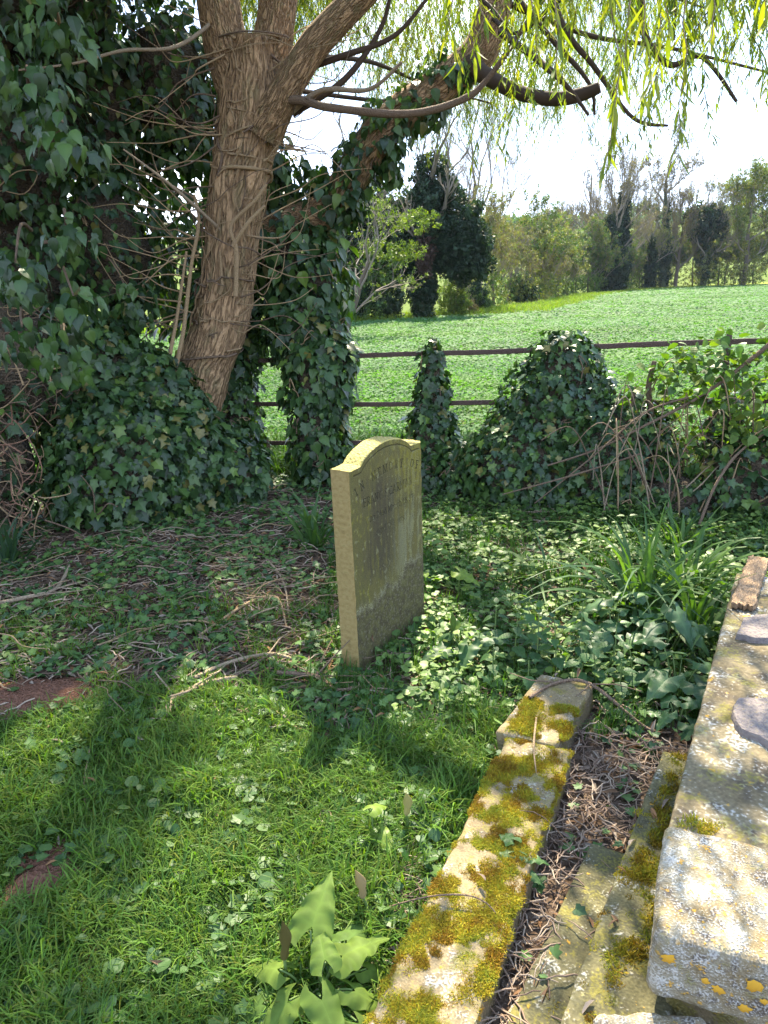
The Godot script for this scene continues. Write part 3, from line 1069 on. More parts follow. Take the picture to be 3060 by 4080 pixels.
func build_grave() -> void:
	var old := lichen_stone([Color(.115, .09, .05), Color(.165, .138, .085), Color(.075, .06, .04)], .31, .02, .27, 1.3, 31)
	var crusted := lichen_stone([Color(.15, .115, .06), Color(.25, .232, .175), Color(.085, .07, .055)], .52, .13, .12, .55, 37)
	var pale := lichen_stone([Color(.155, .12, .065), Color(.19, .152, .09), Color(.125, .095, .055)], .20, .05, .40, .7, 41, 384)
	var flag := lichen_stone([Color(.08, .073, .036), Color(.105, .095, .05), Color(.06, .054, .03)], .13, .02, .34, .8, 43, 384)
	var slate := noisy([lin(.085, .073, .07), lin(.135, .115, .11), lin(.165, .145, .13), lin(.20, .15, .08)], 14, .25, .5, .92, 5, 44)
	slate.metallic_specular = .2
	M.kerb_stone = pale
	# ledger slab and what carries it
	var ledger := stone("ledger_slab", "long lichen-spotted ledger slab of the tomb, with slates and timber on it", "slab", Vector2(.664, -1.534), Vector2(1.559, -3.145), .95, .185, .25, .012, .004, old)
	moss_on(ledger, 40, -.2, .03, MOSS_TONES.slice(2), Vector2(-.98, .86), Vector2(-.75, .93))
	stone("tomb_plinth", "stone plinth under the ledger slab", "plinth", Vector2(.56, -1.21), Vector2(1.585, -3.07), .86, -.08, .182, .01, .004, pale)
	var block := stone("headblock", "thick rounded stone block with white and orange lichen at the tomb's near end", "stone", Vector2(.500, -1.168), Vector2(.634, -1.478), .62, .195, .36, .022, .006, crusted)
	# a few lobed crusts of orange lichen standing proud on the block's near face and top
	var lich := mat(lin(.42, .23, .025), .9, .2)
	var bs: Vector3 = block.get_meta("size")
	for c in [[-.275, .5, .018], [-.12, .44, .022], [-.05, .40, .03], [-.18, .1, .016], [-.13, -.15, .014], [-.10, .15, .010], [-.205, .22, .012], [-.07, .3, .012], [.06, .42, .03], [.10, .34, .02], [.0, .05, .013]]:
		var mb := MB.new()
		var m := mb.add(Vector3(0, 0, .0035), Vector3.BACK)
		for k in 19:
			var a := TAU * (k % 18) / 18.0
			var r: float = c[2] * (.75 + .5 * noise.get_noise_2d(cos(a) * 2 + c[0] * 90, sin(a) * 2 + c[1] * 60))
			mb.add(Vector3(cos(a) * r, sin(a) * r * .8, .0005), Vector3(cos(a), sin(a), 2).normalized())
		for k in 18: mb.tri(m, m + 1 + k, m + 2 + k)
		var o := part("lichen_crust", mb.mesh(lich), block)
		o.position = Vector3(c[0] + .0, bs.y * (.5 + c[1] * .62 - .12), bs.z * .5 + .002)
	var step := stone("step_stone", "narrow mossy stone step along the tomb's foot", "stone", Vector2(.275, -1.085), Vector2(.86, -2.07), .20, -.06, .12, .01, .004, flag)
	moss_on(step, 260, .12, .026, MOSS_TONES, Vector2(-1, -.5), Vector2(-.1, 1))
	moss_on(step, 420, -.25, .03, [MOSS_TONES[1] * .7, MOSS_TONES[2] * .8, MOSS_TONES[4] * .7], Vector2(-.6, -1), Vector2(.2, .45))
	var flat := stone("paving_slab", "flat greenish paving slab sunk between the mossy kerb and the tomb", "paving slab", Vector2(.13, -1.06), Vector2(.545, -1.79), .235, -.05, .03, .008, .003, flag, -.04)
	moss_on(flat, 160, .22, .024, MOSS_TONES, Vector2(-.6, .2), Vector2(1, 1))
	var rock := stone("corner_stone", "broken lichen-covered stone corner below the rounded block", "stone", Vector2(.345, -.99), Vector2(.425, -1.165), .22, .02, .20, .02, .012, crusted)
	rock.rotate_y(.35)
	# the kerb, in two lengths, with moss
	var kn := stone("kerb_stone", "long kerb stone thickly grown with yellow moss", "kerb", Vector2(-.115, -1.12), Vector2(.386, -2.199), .215, -.10, .10, .014, .007, pale, 0, "grave kerb stones")
	moss_on(kn, 7600, -.22, .022, MOSS_TONES)
	var kf := stone("kerb_stone", "short tapered kerb stone with a moss patch, half under the nettles", "kerb", Vector2(.368, -2.212), Vector2(.56, -2.60), .205, -.10, .106, .016, .007, pale, -.1, "grave kerb stones")
	moss_on(kf, 1300, -.24, .024, [MOSS_TONES[2], MOSS_TONES[4], MOSS_TONES[1] * .8], Vector2(-.8, -.1), Vector2(1, .9))
	# things lying on the ledger
	for s in [["pale slate fragment with a rust stain, beside the timber", [[1.29, -2.535], [1.374, -2.66], [1.50, -2.69], [1.53, -2.57], [1.47, -2.48], [1.353, -2.495]]], ["larger grey slate fragment nearer the rounded block", [[1.055, -2.039], [1.107, -2.11], [1.23, -2.11], [1.31, -2.0], [1.27, -1.88], [1.12, -1.85], [1.041, -1.955]]]]:
		var t := thing("slate_fragment", s[0], "slate", Vector3.ZERO, "slates on the ledger slab")
		var mb := MB.new()
		var poly: Array = []
		var pts: Array = s[1]
		for k in pts.size():
			var a := Vector2(pts[k][0], pts[k][1])
			var b := Vector2(pts[(k + 1) % pts.size()][0], pts[(k + 1) % pts.size()][1])
			for j in 5: poly.append(a.lerp(b, j / 5.0) + Vector2(rf(-.004, .004), rf(-.004, .004)))
		var mid := Vector2.ZERO
		for p in poly: mid += p / poly.size()
		var ctr := mb.add(Vector3(mid.x, .275, mid.y), Vector3.UP)
		var n := poly.size()
		for ring in [[.0, .2745, 1.0], [.0025, .2725, .3], [.006, .2505, 0.0]]:
			for p in poly:
				var d: Vector2 = (p - mid).normalized()
				mb.add(Vector3(p.x + d.x * ring[0], ring[1] + .002 * noise.get_noise_2d(p.x * 40, p.y * 40), p.y + d.y * ring[0]), Vector3(d.x * (1.05 - ring[2]), ring[2] + .05, d.y * (1.05 - ring[2])).normalized())
		for k in n:
			var k2 := (k + 1) % n
			mb.tri(ctr, 1 + k, 1 + k2)
			for q in 2: mb.quad(1 + q * n + k, 1 + q * n + k2, 1 + (q + 1) * n + k2, 1 + (q + 1) * n + k)
		part("slate", mb.mesh(slate), t)
	var timber := thing("timber_offcut", "rotten piece of brown timber lying on the ledger slab", "timber", Vector3(1.555, .252, -3.0))
	var tb := rough_box(Vector3(.085, .028, .56), .006, Vector3i(16, 5, 60), .012, 77.0)
	for k in tb.v.size():
		tb.v[k].y += .016
		tb.v[k].y -= .006 * absf(noise.get_noise_2d(tb.v[k].x * 120.0, tb.v[k].z * 6.0))
		if absf(tb.v[k].z) > .26: tb.v[k].z += .03 * noise.get_noise_2d(tb.v[k].x * 60.0, tb.v[k].z * 2.0)
	tb.smooth_normals()
	var wood := noisy([lin(.16, .09, .045), lin(.29, .18, .09), lin(.36, .24, .13), lin(.12, .06, .03)], 20, .2, 1.6, .9, 4, 51)
	wood.uv1_world_triplanar = false
	wood.uv1_scale = Vector3(9, 9, 1.3)
	timber.basis = Basis(Vector3.UP, atan2(.30, -.50) + PI)
	part("board", tb.mesh(wood), timber)

# ---------------------------------------------------------------- the iron fence

func rail_y(k: int, x: float) -> float:
	return [.926, .573, .268, -.03][k] + (x + .2) * [.050, .040, .044, .04][k]

func fence_at(x: float) -> Vector3:
	return Vector3(x, 0, -5.9 + (x + .55) * 0.365)

func build_fence() -> void:
	var t := thing("estate_fence", "rusty iron estate fence of flat rails running along the field edge", "fence")
	var posts := [-3.9, -2.2, -.42, .40, 1.30, 2.2, 3.6]
	for k in posts.size() - 1:
		for r in 4:
			var a := fence_at(posts[k])
			var b := fence_at(posts[k + 1])
			a.y = rail_y(r, posts[k])
			b.y = rail_y(r, posts[k + 1])
			var mid := (a + b) * .5
			var mb := rough_box(Vector3(.010, .036, a.distance_to(b) - .004), .003, Vector3i(2, 3, 40), .0025, k * 7.0 + r)
			for q in mb.v.size(): mb.v[q].y += .006 * sin((mb.v[q].z / a.distance_to(b) + .5) * PI) * (-1.0 if (k + r) % 2 else .6)
			var o := part("rail", mb.mesh(M.iron), t)
			o.transform = Transform3D(Basis.looking_at(b - a, Vector3.UP), mid)
	for x in posts:
		var p := fence_at(x)
		var base := gh(p.x, p.z) - .25
		var top := rail_y(0, x) + .055
		var mb := rough_box(Vector3(.036, top - base, .012), .003, Vector3i(3, 40, 2), .002, x * 9.0)
		var o := part("post", mb.mesh(M.iron), t)
		o.position = Vector3(p.x, (top + base) * .5, p.z) + Vector3(-.343, 0, .94) * .012

# ---------------------------------------------------------------- trees beyond the field

var twig_least := .004

func fork(mb: MB, p: Vector3, d: Vector3, len: float, r: float, level: int, tips: Array, up: float, spread: float, sides := 5) -> void:
	var pts := [p]
	var q := p
	var dd := d
	for k in 3:
		dd = (dd + rdir() * 0.22 + Vector3.UP * up * 0.12).normalized()
		q += dd * len / 3.0
		pts.append(q)
	var least := twig_least * (1.0 if level < 2 else 1.4)
	tube(mb, pts, [maxf(r, least), maxf(r * .62, least)], sides if level > 2 else 3, Color.WHITE, 1, 1, 0, false)
	if level <= 0:
		tips.append(q)
		return
	if level <= 2: tips.append(pts[2])
	var n := 3 if level > 1 else 4
	for k in n:
		var at: Vector3 = pts[3] if k == 0 else (pts[1 + rng.randi() % 2] as Vector3).lerp(pts[2 + rng.randi() % 2], rng.randf())
		var nd := (dd + rdir() * spread * (0.5 if k == 0 else 1.0) + Vector3.UP * up).normalized()
		fork(mb, at, nd, len * rf(.62, .82), r * (.62 if k == 0 else .45), level - 1, tips, up, spread, sides)

func tree(called: String, label: String, category: String, base: Vector3, trunk: Array, levels: int, first: float, up: float, spread: float, leaves: Dictionary, masses: Array, bark: Material, grp: String) -> Node3D:
	# trunk: [height, radius, lean]; masses: [centre, radii, count, size, tones, kind]
	var t := thing(called, label, category, base, grp)
	var pts := wander(Vector3(0, -.3, 0), Vector3(trunk[2], trunk[0], 0), 5, trunk[1] * .5)
	var mb := MB.new()
	tube(mb, pts, [trunk[1] * 1.25, trunk[1], trunk[1] * .55], 9)
	part("trunk", mb.mesh(bark), t)
	var tips := []
	twig_least = -base.z * .00013
	if levels > 0:
		var bm := MB.new()
		for k in 7:
			var at := lerpf(.38, 1.0, k / 6.0)
			var f := at * 5.0
			var j: int = min(int(f), 4)
			var p: Vector3 = (pts[j] as Vector3).lerp(pts[j + 1], f - j)
			var a := k * 2.4 + rf(-.4, .4)
			fork(bm, p, Vector3(cos(a), .55 + at * .8, sin(a)).normalized(), first * rf(.8, 1.1), trunk[1] * lerpf(.5, .4, at), levels, tips, up, spread)
		part("branches", bm.mesh(M.far_twig), t)
	if leaves.has("tones"):
		var items := []
		for p in tips:
			for q in leaves.n:
				var w: float = leaves.size * rf(.6, 1.2)
				items.append([Transform3D(frame(rdir(), rdir(), w), p + rdir() * leaves.get("jit", .2)), (pick(leaves.tones) as Color) * rf(.8, 1.2), 0.0])
		scatter(t, "crown", L.spray, "far_leaf", items)
	for m in masses:
		var items := []
		var c: Vector3 = m[0]
		var r: Vector3 = m[1]
		for k in m[2]:
			var d := rdir()
			var p := c + d * r * pow(rng.randf(), .28) * (1.0 + .5 * noise.get_noise_3dv((base + c + d * r) * (1.7 / maxf(r.x, .6))))
			if noise.get_noise_3dv((base + p) * 2.3 / maxf(r.x, .5)) < -.32: continue
			items.append([Transform3D(frame(rdir(), rdir(), m[3] * rf(.6, 1.2)), p), (pick(m[4]) as Color) * rf(.75, 1.2), 0.0])
		scatter(t, "foliage", L.ivy_spray if m[5] == "ivy" else L.spray, "far_leaf", items)
	return t

func build_far_trees() -> void:
	var dark := [Color(.020, .042, .022), Color(.026, .052, .024), Color(.032, .060, .026)]
	var hazy := [Color(.030, .056, .026), Color(.038, .068, .030)]
	var lime := [Color(.13, .19, .025), Color(.17, .22, .03), Color(.10, .15, .025)]
	var olive := [Color(.19, .20, .05), Color(.23, .22, .065), Color(.15, .18, .045)]
	var green := [Color(.09, .15, .035), Color(.115, .18, .04), Color(.07, .125, .032)]
	var buff := [Color(.22, .17, .095), Color(.18, .145, .075)]
	var bush := func(label: String, x: float, z: float, w: float, h: float, tones: Array, n: int, size: float, grp := "bushes along the field edge") -> void:
		tree("bush", label, "bush", on(x, z), [h * .55, .035, .1], 2, h * .35, .35, .7, {}, [[Vector3(0, h * .52, 0), Vector3(w, h * .52, w * .8), n, size, tones, "leaf"], [Vector3(w * .35, h * .35, .1), Vector3(w * .6, h * .4, w * .6), n / 2, size, tones, "leaf"]], M.far_bark, grp)
	var g := "trees along the far hedge"
	# nearer group, left of the view over the field
	tree("ivy_clad_tree", "tall dark ivy-clad tree with a thick ivy-wrapped trunk at the field's corner", "tree", on(2.0, -35.6), [5.6, .30, .5], 3, 1.5, .3, .6, {}, [
		[Vector3(.05, 1.2, 0), Vector3(.62, 1.5, .6), 420, .42, dark, "ivy"], [Vector3(.6, 3.9, 0), Vector3(1.9, 1.7, 1.4), 860, .5, dark, "ivy"], [Vector3(1.9, 2.9, .2), Vector3(1.35, 1.5, 1.1), 600, .48, dark, "ivy"],
		[Vector3(-.7, 3.4, .2), Vector3(1.1, 1.5, .9), 460, .46, dark, "ivy"], [Vector3(.55, 5.7, 0), Vector3(.8, 1.2, .7), 330, .4, dark, "ivy"], [Vector3(.15, 2.9, 1.1), Vector3(.42, 1.0, .3), 110, .34, [Color(.10, .06, .045), Color(.08, .05, .04)], "leaf"]], M.far_ivy_stem, g)
	tree("hedgerow_tree", "hazy blue green ivy-covered tree behind the willow's trunk", "tree", on(-.75, -34.8), [5.9, .22, .3], 3, 1.4, .3, .6, {}, [
		[Vector3(-.5, 1.6, 0), Vector3(.7, 1.9, .7), 380, .42, hazy, "ivy"], [Vector3(.1, 4.4, 0), Vector3(1.15, 2.1, .9), 560, .44, hazy, "ivy"], [Vector3(1.0, 2.6, .5), Vector3(.8, 1.2, .7), 220, .40, green, "leaf"], [Vector3(-1.4, 3.8, .0), Vector3(1.0, 2.4, .9), 380, .44, hazy, "ivy"], [Vector3(1.15, 3.7, 0), Vector3(.85, 1.9, .7), 420, .42, hazy, "ivy"], [Vector3(1.2, 1.3, .1), Vector3(.8, 1.4, .6), 320, .4, hazy, "ivy"], [Vector3(.3, .9, .6), Vector3(.9, 1.1, .6), 260, .36, green + hazy, "leaf"], [Vector3(-1.5, 1.0, .3), Vector3(1.1, 1.2, .7), 300, .4, hazy, "ivy"]], M.far_ivy_stem, g)
	tree("young_tree", "young maple in bright yellow green leaf leaning before the dark ivy tree", "tree", on(-1.2, -24.0), [2.2, .09, 1.0], 3, 1.25, .12, .75, {"tones": lime, "n": 1, "size": .15, "jit": .12}, [[Vector3(2.3, 3.3, 0), Vector3(.9, .35, .5), 90, .2, lime, "leaf"], [Vector3(2.0, 2.5, 0), Vector3(.9, .3, .5), 90, .22, lime, "leaf"], [Vector3(-.2, 1.0, 0), Vector3(.8, .9, .6), 160, .22, green, "leaf"]], M.far_bark, g)
	tree("bare_tree", "leafless tree with a fine spreading crown behind the dark ivy tree", "tree", on(6.8, -60.0), [8.4, .24, .6], 5, 3.0, .12, .66, {}, [], M.far_bark, g)
	bush.call("bright green rounded bush beside the ivy tree's trunk", 3.5, -36.6, .75, 1.7, lime + green, 260, .26)
	bush.call("low dark shrub right of the bright green bush", 4.9, -38.8, .7, 1.3, dark + green, 200, .26)
	bush.call("olive bush with a dark flank at the end of the yellow verge", 9.6, -53.0, 1.3, 1.9, olive + dark, 300, .34)
	bush.call("pale flowering shrub under the ivy tree", 4.3, -37.2, .45, .7, buff, 100, .2)
	for k in 9:      # thin young trees filling the gap between the ivy tree and the far hedge
		var x := 4.0 + k * 1.55 + rf(-.4, .4)
		var z := edge_z(x) - rf(2.5, 6.0)
		tree("hedge_sapling", "thin buff-leaved sapling in the hedge behind the yellow verge", "tree", on(x, z), [rf(2.2, 3.4), .07, rf(-.4, .4)], 4, rf(.9, 1.25), .3, .5, {"tones": olive + buff, "n": 1, "size": .17, "jit": .15}, [[Vector3(0, 1.2, 0), Vector3(1.1, 1.3, .9), 130, .3, olive + green, "leaf"]], M.far_bark, "saplings behind the yellow verge")
	# far hedge along the top of the field
	tree("ivy_clad_stump", "squat ivy-covered tree with a leaning ivy-wrapped stub, left in the far hedge", "tree", on(16.0, -78.0), [4.5, .3, .3], 3, 1.4, .3, .6, {}, [[Vector3(-.1, 2.2, 0), Vector3(1.5, 2.3, 1.3), 520, .55, dark, "ivy"], [Vector3(-.4, 4.4, 0), Vector3(.7, 1.4, .7), 200, .46, dark, "ivy"], [Vector3(1.1, 4.6, 0), Vector3(.42, 2.0, .42), 190, .42, dark, "ivy"]], M.far_ivy_stem, g)
	tree("ivy_clad_tree", "broad cone-shaped ivy tree below a bare twiggy crown in the far hedge", "tree", on(26.0, -89.5), [8.6, .32, .2], 4, 3.0, .35, .5, {"tones": buff, "n": 1, "size": .22, "jit": .25}, [[Vector3(0, 2.4, 0), Vector3(2.0, 2.9, 1.7), 900, .75, dark, "ivy"], [Vector3(-.1, 5.4, 0), Vector3(1.3, 2.8, 1.1), 560, .65, dark, "ivy"]], M.far_ivy_stem, g)
	tree("ivy_clad_tree", "slender ivy-wrapped trunk beside the broad cone-shaped ivy tree", "tree", on(28.1, -91.5), [9.8, .26, -.4], 4, 2.4, .35, .5, {"tones": buff, "n": 1, "size": .2, "jit": .25}, [[Vector3(0, 4.0, 0), Vector3(.85, 4.4, .7), 560, .65, dark, "ivy"], [Vector3(-.3, 9.0, 0), Vector3(.75, 2.8, .6), 330, .55, dark, "ivy"]], M.far_ivy_stem, g)
	tree("ivy_clad_tree", "thin ivy-wrapped trunk left of the tallest hedge tree", "tree", on(33.7, -98.5), [7.0, .2, -.2], 4, 1.6, .3, .55, {"tones": olive, "n": 1, "size": .2, "jit": .2}, [[Vector3(0, 2.6, 0), Vector3(.8, 3.6, .6), 420, .6, dark, "ivy"]], M.far_ivy_stem, g)
	tree("tall_tree", "tallest hedge tree, straight ivy trunk and rounded crown in brown bud", "tree", on(36.5, -101.5), [12.6, .3, -.7], 4, 2.7, .22, .6, {"tones": [Color(.15, .11, .05), Color(.13, .12, .05)], "n": 2, "size": .26, "jit": .3}, [[Vector3(0, 3.2, 0), Vector3(.75, 3.9, .6), 460, .55, dark, "ivy"], [Vector3(-.3, 8.0, 0), Vector3(.5, 2.4, .5), 150, .46, dark, "ivy"]], M.far_ivy_stem, g)
	tree("ivy_clad_tree", "tree with a dark round head of ivy over a twiggy body in the far hedge", "tree", on(42.0, -102.5), [8.0, .3, -.3], 4, 2.4, .3, .6, {"tones": olive + buff, "n": 1, "size": .25, "jit": .3}, [[Vector3(-.3, 7.8, 0), Vector3(2.7, 2.4, 2.2), 720, .75, dark, "ivy"], [Vector3(.2, 3.0, 0), Vector3(1.5, 2.6, 1.3), 220, .6, olive + dark, "ivy"]], M.far_ivy_stem, g)
	tree("budding_tree", "olive yellow budding tree at the far hedge's right end", "tree", on(47.8, -104.0), [8.2, .26, .0], 4, 3.0, .22, .65, {"tones": olive + lime, "n": 3, "size": .42, "jit": .5}, [[Vector3(0, 3.0, 0), Vector3(2.6, 3.0, 2), 260, .6, olive, "leaf"]], M.far_bark, g)
	tree("budding_tree", "second olive budding tree, behind the round ivy head", "tree", on(52.5, -106.0), [8.6, .26, .0], 4, 3.0, .22, .65, {"tones": olive + lime, "n": 3, "size": .42, "jit": .5}, [], M.far_bark, g)
	for k in 4:
		var x: float = [22.0, 25.5, 31.0, 39.0][k]
		tree("bare_tree", ["bare grey twiggy tree left of the pole", "bare twiggy tree just right of the pole", "bare tree whose crown shows above the cone-shaped ivy tree", "bare thin tree right of the tallest hedge tree"][k], "tree", on(x, -104.0), [[5.8, 6.4, 8.6, 7.0][k], .2, rf(-.5, .5)], 5, [2.0, 2.3, 2.7, 2.2][k], .28, .5, {"tones": buff, "n": 1, "size": .12, "jit": .2}, [], M.far_bark, g)
	for k in 25:
		var x := 13.0 + k * 1.6 + rf(-.5, .5)
		var z := edge_z(x) - rf(3.5, 8.0)
		tree("hedge_shrub", "spring-leaved hedge shrub between the ivy-wrapped trunks of the far hedge", "shrub", on(x, z), [rf(2.4, 3.8), .09, rf(-.3, .3)], 4, rf(1.3, 1.9), .35, .55, {"tones": olive + green, "n": 1, "size": .34, "jit": .3}, [[Vector3(0, 1.3, 0), Vector3(1.7, 1.5, 1.2), 150, .38, pick([olive + green, green, olive, green + lime]), "leaf"]], M.far_bark, "shrubs of the far hedge")
	# the wood on the rise behind, too far to tell its trees apart
	var items := []
	for k in 1500:
		var x := rf(-60, 190)
		var z := -330.0 + rf(-14, 14)
		var h := 3.2 + 2.6 * noise.get_noise_2d(x * .05, 1.0)
		items.append([Transform3D(frame(rdir(), rdir(), rf(2.5, 4.5)), on(x, z, rf(0, 1) * h * 1.6)), pick(green), 0.0])
	var wood := Node3D.new()
	wood.name = "far_wood"
	add_child(wood)
	tag(wood, "distant hazy wood along the rise behind the hedge", "", "", "stuff")
	scatter(wood, "foliage", L.spray, "far_leaf", items)
	var mb := MB.new()
	tube(mb, [Vector3(0, -.5, 0), Vector3(-.1, 5, 0), Vector3(-.2, 15.8, 0)], [.19, .15, .11], 8)
	var pole := thing("utility_pole", "bare wooden pole standing behind the far hedge", "pole", on(34.4, -130.0))
	part("shaft", mb.mesh(M.far_bark), pole)

# ---------------------------------------------------------------- the willow

const CLEAR := [[-1.21, -2.25, 0.08, 0.14], [-0.47, -2.42, 0.30, 0.26], [-0.15, -2.3, 0.2, 0.3], [-0.57, -2.14, 0.09, 0.07], [-0.52, -1.92, 0.08, 0.08], [-0.28, -1.77, 0.09, 0.09], [-0.54, -1.59, 0.12, 0.13], [-0.69, -1.49, 0.06, 0.08], [-0.47, -1.37, 0.08, 0.1], [-1.01, -1.42, 0.06, 0.13], [-0.33, -1.59, 0.1, 0.09], [-0.22, -1.41, 0.18, 0.14], [-0.58, -2.87, 0.40, 0.2], [-1.18, -1.86, 0.03, 0.05], [-1.13, -4.36, 0.11, 0.1]]

func sunny(p: Vector3) -> float:
	# how open the crown is along the sunbeam through p: read off the patches of sun on the ground
	var k := p.y / SUN.y
	var x := p.x - SUN.x * k
	var z := p.z - SUN.z * k
	if z < -6.2: return 1.0
	if x > -0.26 + 0.10 * noise.get_noise_1d(z * 3.0): return 0.985
	for c in CLEAR:
		if Vector2((x - c[0]) / (c[2] + .09), (z - c[1]) / (c[3] + .10)).length() < 1.0: return 1.0
	return 0.0

const WILLOW_TONES := [Color(.17, .23, .032), Color(.21, .265, .035), Color(.13, .19, .032), Color(.23, .26, .04)]

func build_willow() -> void:
	var t := thing("willow_tree", "big leaning weeping willow with furrowed bark, dead ivy stems and drooping spring leaves", "tree", Vector3(-1.5, 0, -5.62))
	var o := -t.position
	var move := func(a: Array) -> Array: return a.map(func(p): return (p as Vector3) + o)
	var spine := [Vector3(-1.62, -.3, -5.55), Vector3(-1.5, .3, -5.62), Vector3(-1.30, .85, -5.7), Vector3(-1.15, 1.15, -5.7), Vector3(-1.05, 1.5, -5.7), Vector3(-.95, 1.97, -5.7), Vector3(-.83, 2.4, -5.7), Vector3(-.77, 2.72, -5.7), Vector3(-.75, 2.98, -5.7)]
	var path := smoothed(spine, 18)
	var mb := MB.new()
	tube(mb, move.call(path), [.29, .235, .198, .188, .184, .188, .205, .22, .15], 44, Color.WHITE, 1.0, 0.55, .022)
	part("trunk", mb.mesh(M.bark), t)
	var limb := func(called: String, pts: Array, radii: Array, material: Material, sides := 14, bump := .006) -> void:
		var m := MB.new()
		tube(m, move.call(smoothed(pts, 9)), radii, sides, Color.WHITE, 1.0, 1.1, bump)
		part(called, m.mesh(material), t)
	limb.call("leader", [Vector3(-.80, 2.55, -5.7), Vector3(-.93, 3.05, -5.7), Vector3(-.96, 3.5, -5.7), Vector3(-1.05, 4.6, -5.6), Vector3(-1.2, 6.2, -5.4)], [.17, .14, .13, .10, .05], M.bark, 28, .014)
	limb.call("leader", [Vector3(-.72, 2.55, -5.72), Vector3(-.60, 3.05, -5.75), Vector3(-.52, 3.45, -5.75), Vector3(-.35, 4.6, -5.8), Vector3(-.1, 6.2, -6.0)], [.155, .13, .115, .09, .05], M.bark, 28, .014)
	limb.call("limb", [Vector3(-.70, 2.42, -5.6), Vector3(-.52, 2.66, -5.5), Vector3(-.30, 2.91, -5.45), Vector3(0, 3.15, -5.4), Vector3(.7, 3.7, -5.2), Vector3(1.7, 4.2, -5.0), Vector3(2.6, 4.1, -4.8)], [.13, .10, .095, .085, .07, .05, .03], M.bark, 18, .008)
	limb.call("limb", [Vector3(-1.1, 1.75, -5.95), Vector3(-.75, 1.86, -6.2), Vector3(-.41, 1.94, -6.25), Vector3(-.2, 2.13, -6.25), Vector3(0, 2.40, -6.2), Vector3(.24, 2.61, -6.2), Vector3(.54, 2.78, -6.2), Vector3(.77, 2.95, -6.2), Vector3(.87, 3.15, -6.2), Vector3(.94, 3.42, -6.2), Vector3(1.2, 4.3, -6.1), Vector3(1.6, 5.4, -6.0)], [.12, .12, .13, .135, .135, .13, .13, .13, .12, .11, .08, .04], M.bark, 22, .010)
	limb.call("branch", [Vector3(-.78, 2.66, -5.68), Vector3(-.58, 2.60, -5.5), Vector3(-.42, 2.57, -5.42), Vector3(-.235, 2.52, -5.4), Vector3(.24, 2.48, -5.45), Vector3(.597, 2.56, -5.5), Vector3(.78, 2.70, -5.5), Vector3(1.1, 3.1, -5.4), Vector3(1.5, 3.5, -5.3)], [.045, .034, .027, .025, .024, .022, .018, .014, .010], M.stem, 9, .003)
	limb.call("branch", [Vector3(.72, 2.88, -6.1), Vector3(.78, 2.80, -6.0), Vector3(.91, 2.69, -5.85), Vector3(1.06, 2.60, -5.7), Vector3(1.22, 2.56, -5.6), Vector3(1.36, 2.57, -5.55), Vector3(1.47, 2.60, -5.5)], [.075, .06, .05, .046, .045, .042, .032], M.twig_dark, 10, .006)
	for b in [
		[[.87, 3.15, -6.1], [.95, 2.92, -5.5], [1.15, 2.98, -5.0], [1.6, 2.94, -4.9], [1.9, 2.86, -4.9]], [[1.5, 3.3, -5.0], [1.57, 2.80, -5.0], [1.73, 2.62, -5.0], [1.9, 2.64, -4.95], [2.1, 2.4, -4.9]], [[1.0, 3.3, -5.2], [1.1, 2.85, -5.0], [1.30, 2.62, -5.0], [1.54, 2.35, -5.0], [1.75, 2.30, -5.0]],
		[[-.55, 2.75, -5.6], [-.15, 2.83, -5.5], [.17, 2.93, -5.5], [.40, 3.15, -5.5]], [[-.5, 2.52, -5.55], [-.15, 2.70, -5.5], [.10, 3.0, -5.5], [.17, 3.3, -5.5]], [[.85, 2.95, -5.6], [1.02, 2.63, -5.0], [1.17, 2.5, -5.0], [1.28, 2.37, -5.0]],
		[[-.5, 2.9, -5.8], [0, 3.0, -6.5], [.5, 2.95, -7.2], [1.1, 2.9, -7.8]], [[-.5, 2.7, -5.8], [.1, 2.75, -6.6], [.4, 2.9, -7.4], [.5, 3.1, -8.4]], [[.9, 3.3, -6.2], [1.6, 3.1, -6.4], [2.2, 3.0, -6.4], [2.9, 2.8, -6.3]], [[1.7, 4.2, -5], [2.3, 3.6, -4.6], [2.6, 3.0, -4.5], [2.75, 2.7, -4.5]],
		[[-.93, 3.12, -5.68], [-1.16, 2.88, -5.36], [-1.45, 2.83, -5.2], [-1.72, 2.75, -5.1], [-2.1, 2.70, -5.0]], [[-.98, 1.76, -5.62], [-1.18, 2.0, -5.35], [-1.34, 2.16, -5.2], [-1.52, 2.3, -5.2]],
		[[-.55, 2.5, -5.55], [-.3, 2.62, -5.4], [.0, 2.6, -5.3], [.2, 2.72, -5.2]], [[.2, 3.25, -5.35], [.6, 3.0, -5.0], [.75, 2.8, -4.8]], [[.9, 3.9, -5.1], [1.3, 3.3, -4.6], [1.5, 2.9, -4.4], [1.52, 2.6, -4.35]], [[.94, 3.4, -6.2], [1.25, 3.0, -6.0], [1.5, 2.7, -5.9], [1.55, 2.5, -5.9]],
	]:
		var pts: Array = b.map(func(p): return Vector3(p[0], p[1], p[2]))
		var thick := rf(.013, .026) if pts[1].x > -1.1 else .014
		limb.call("branch", pts, [thick, thick * .7, thick * .35], M.twig_dark if pts[1].x > -.3 else M.stem_pale, 7, .002)
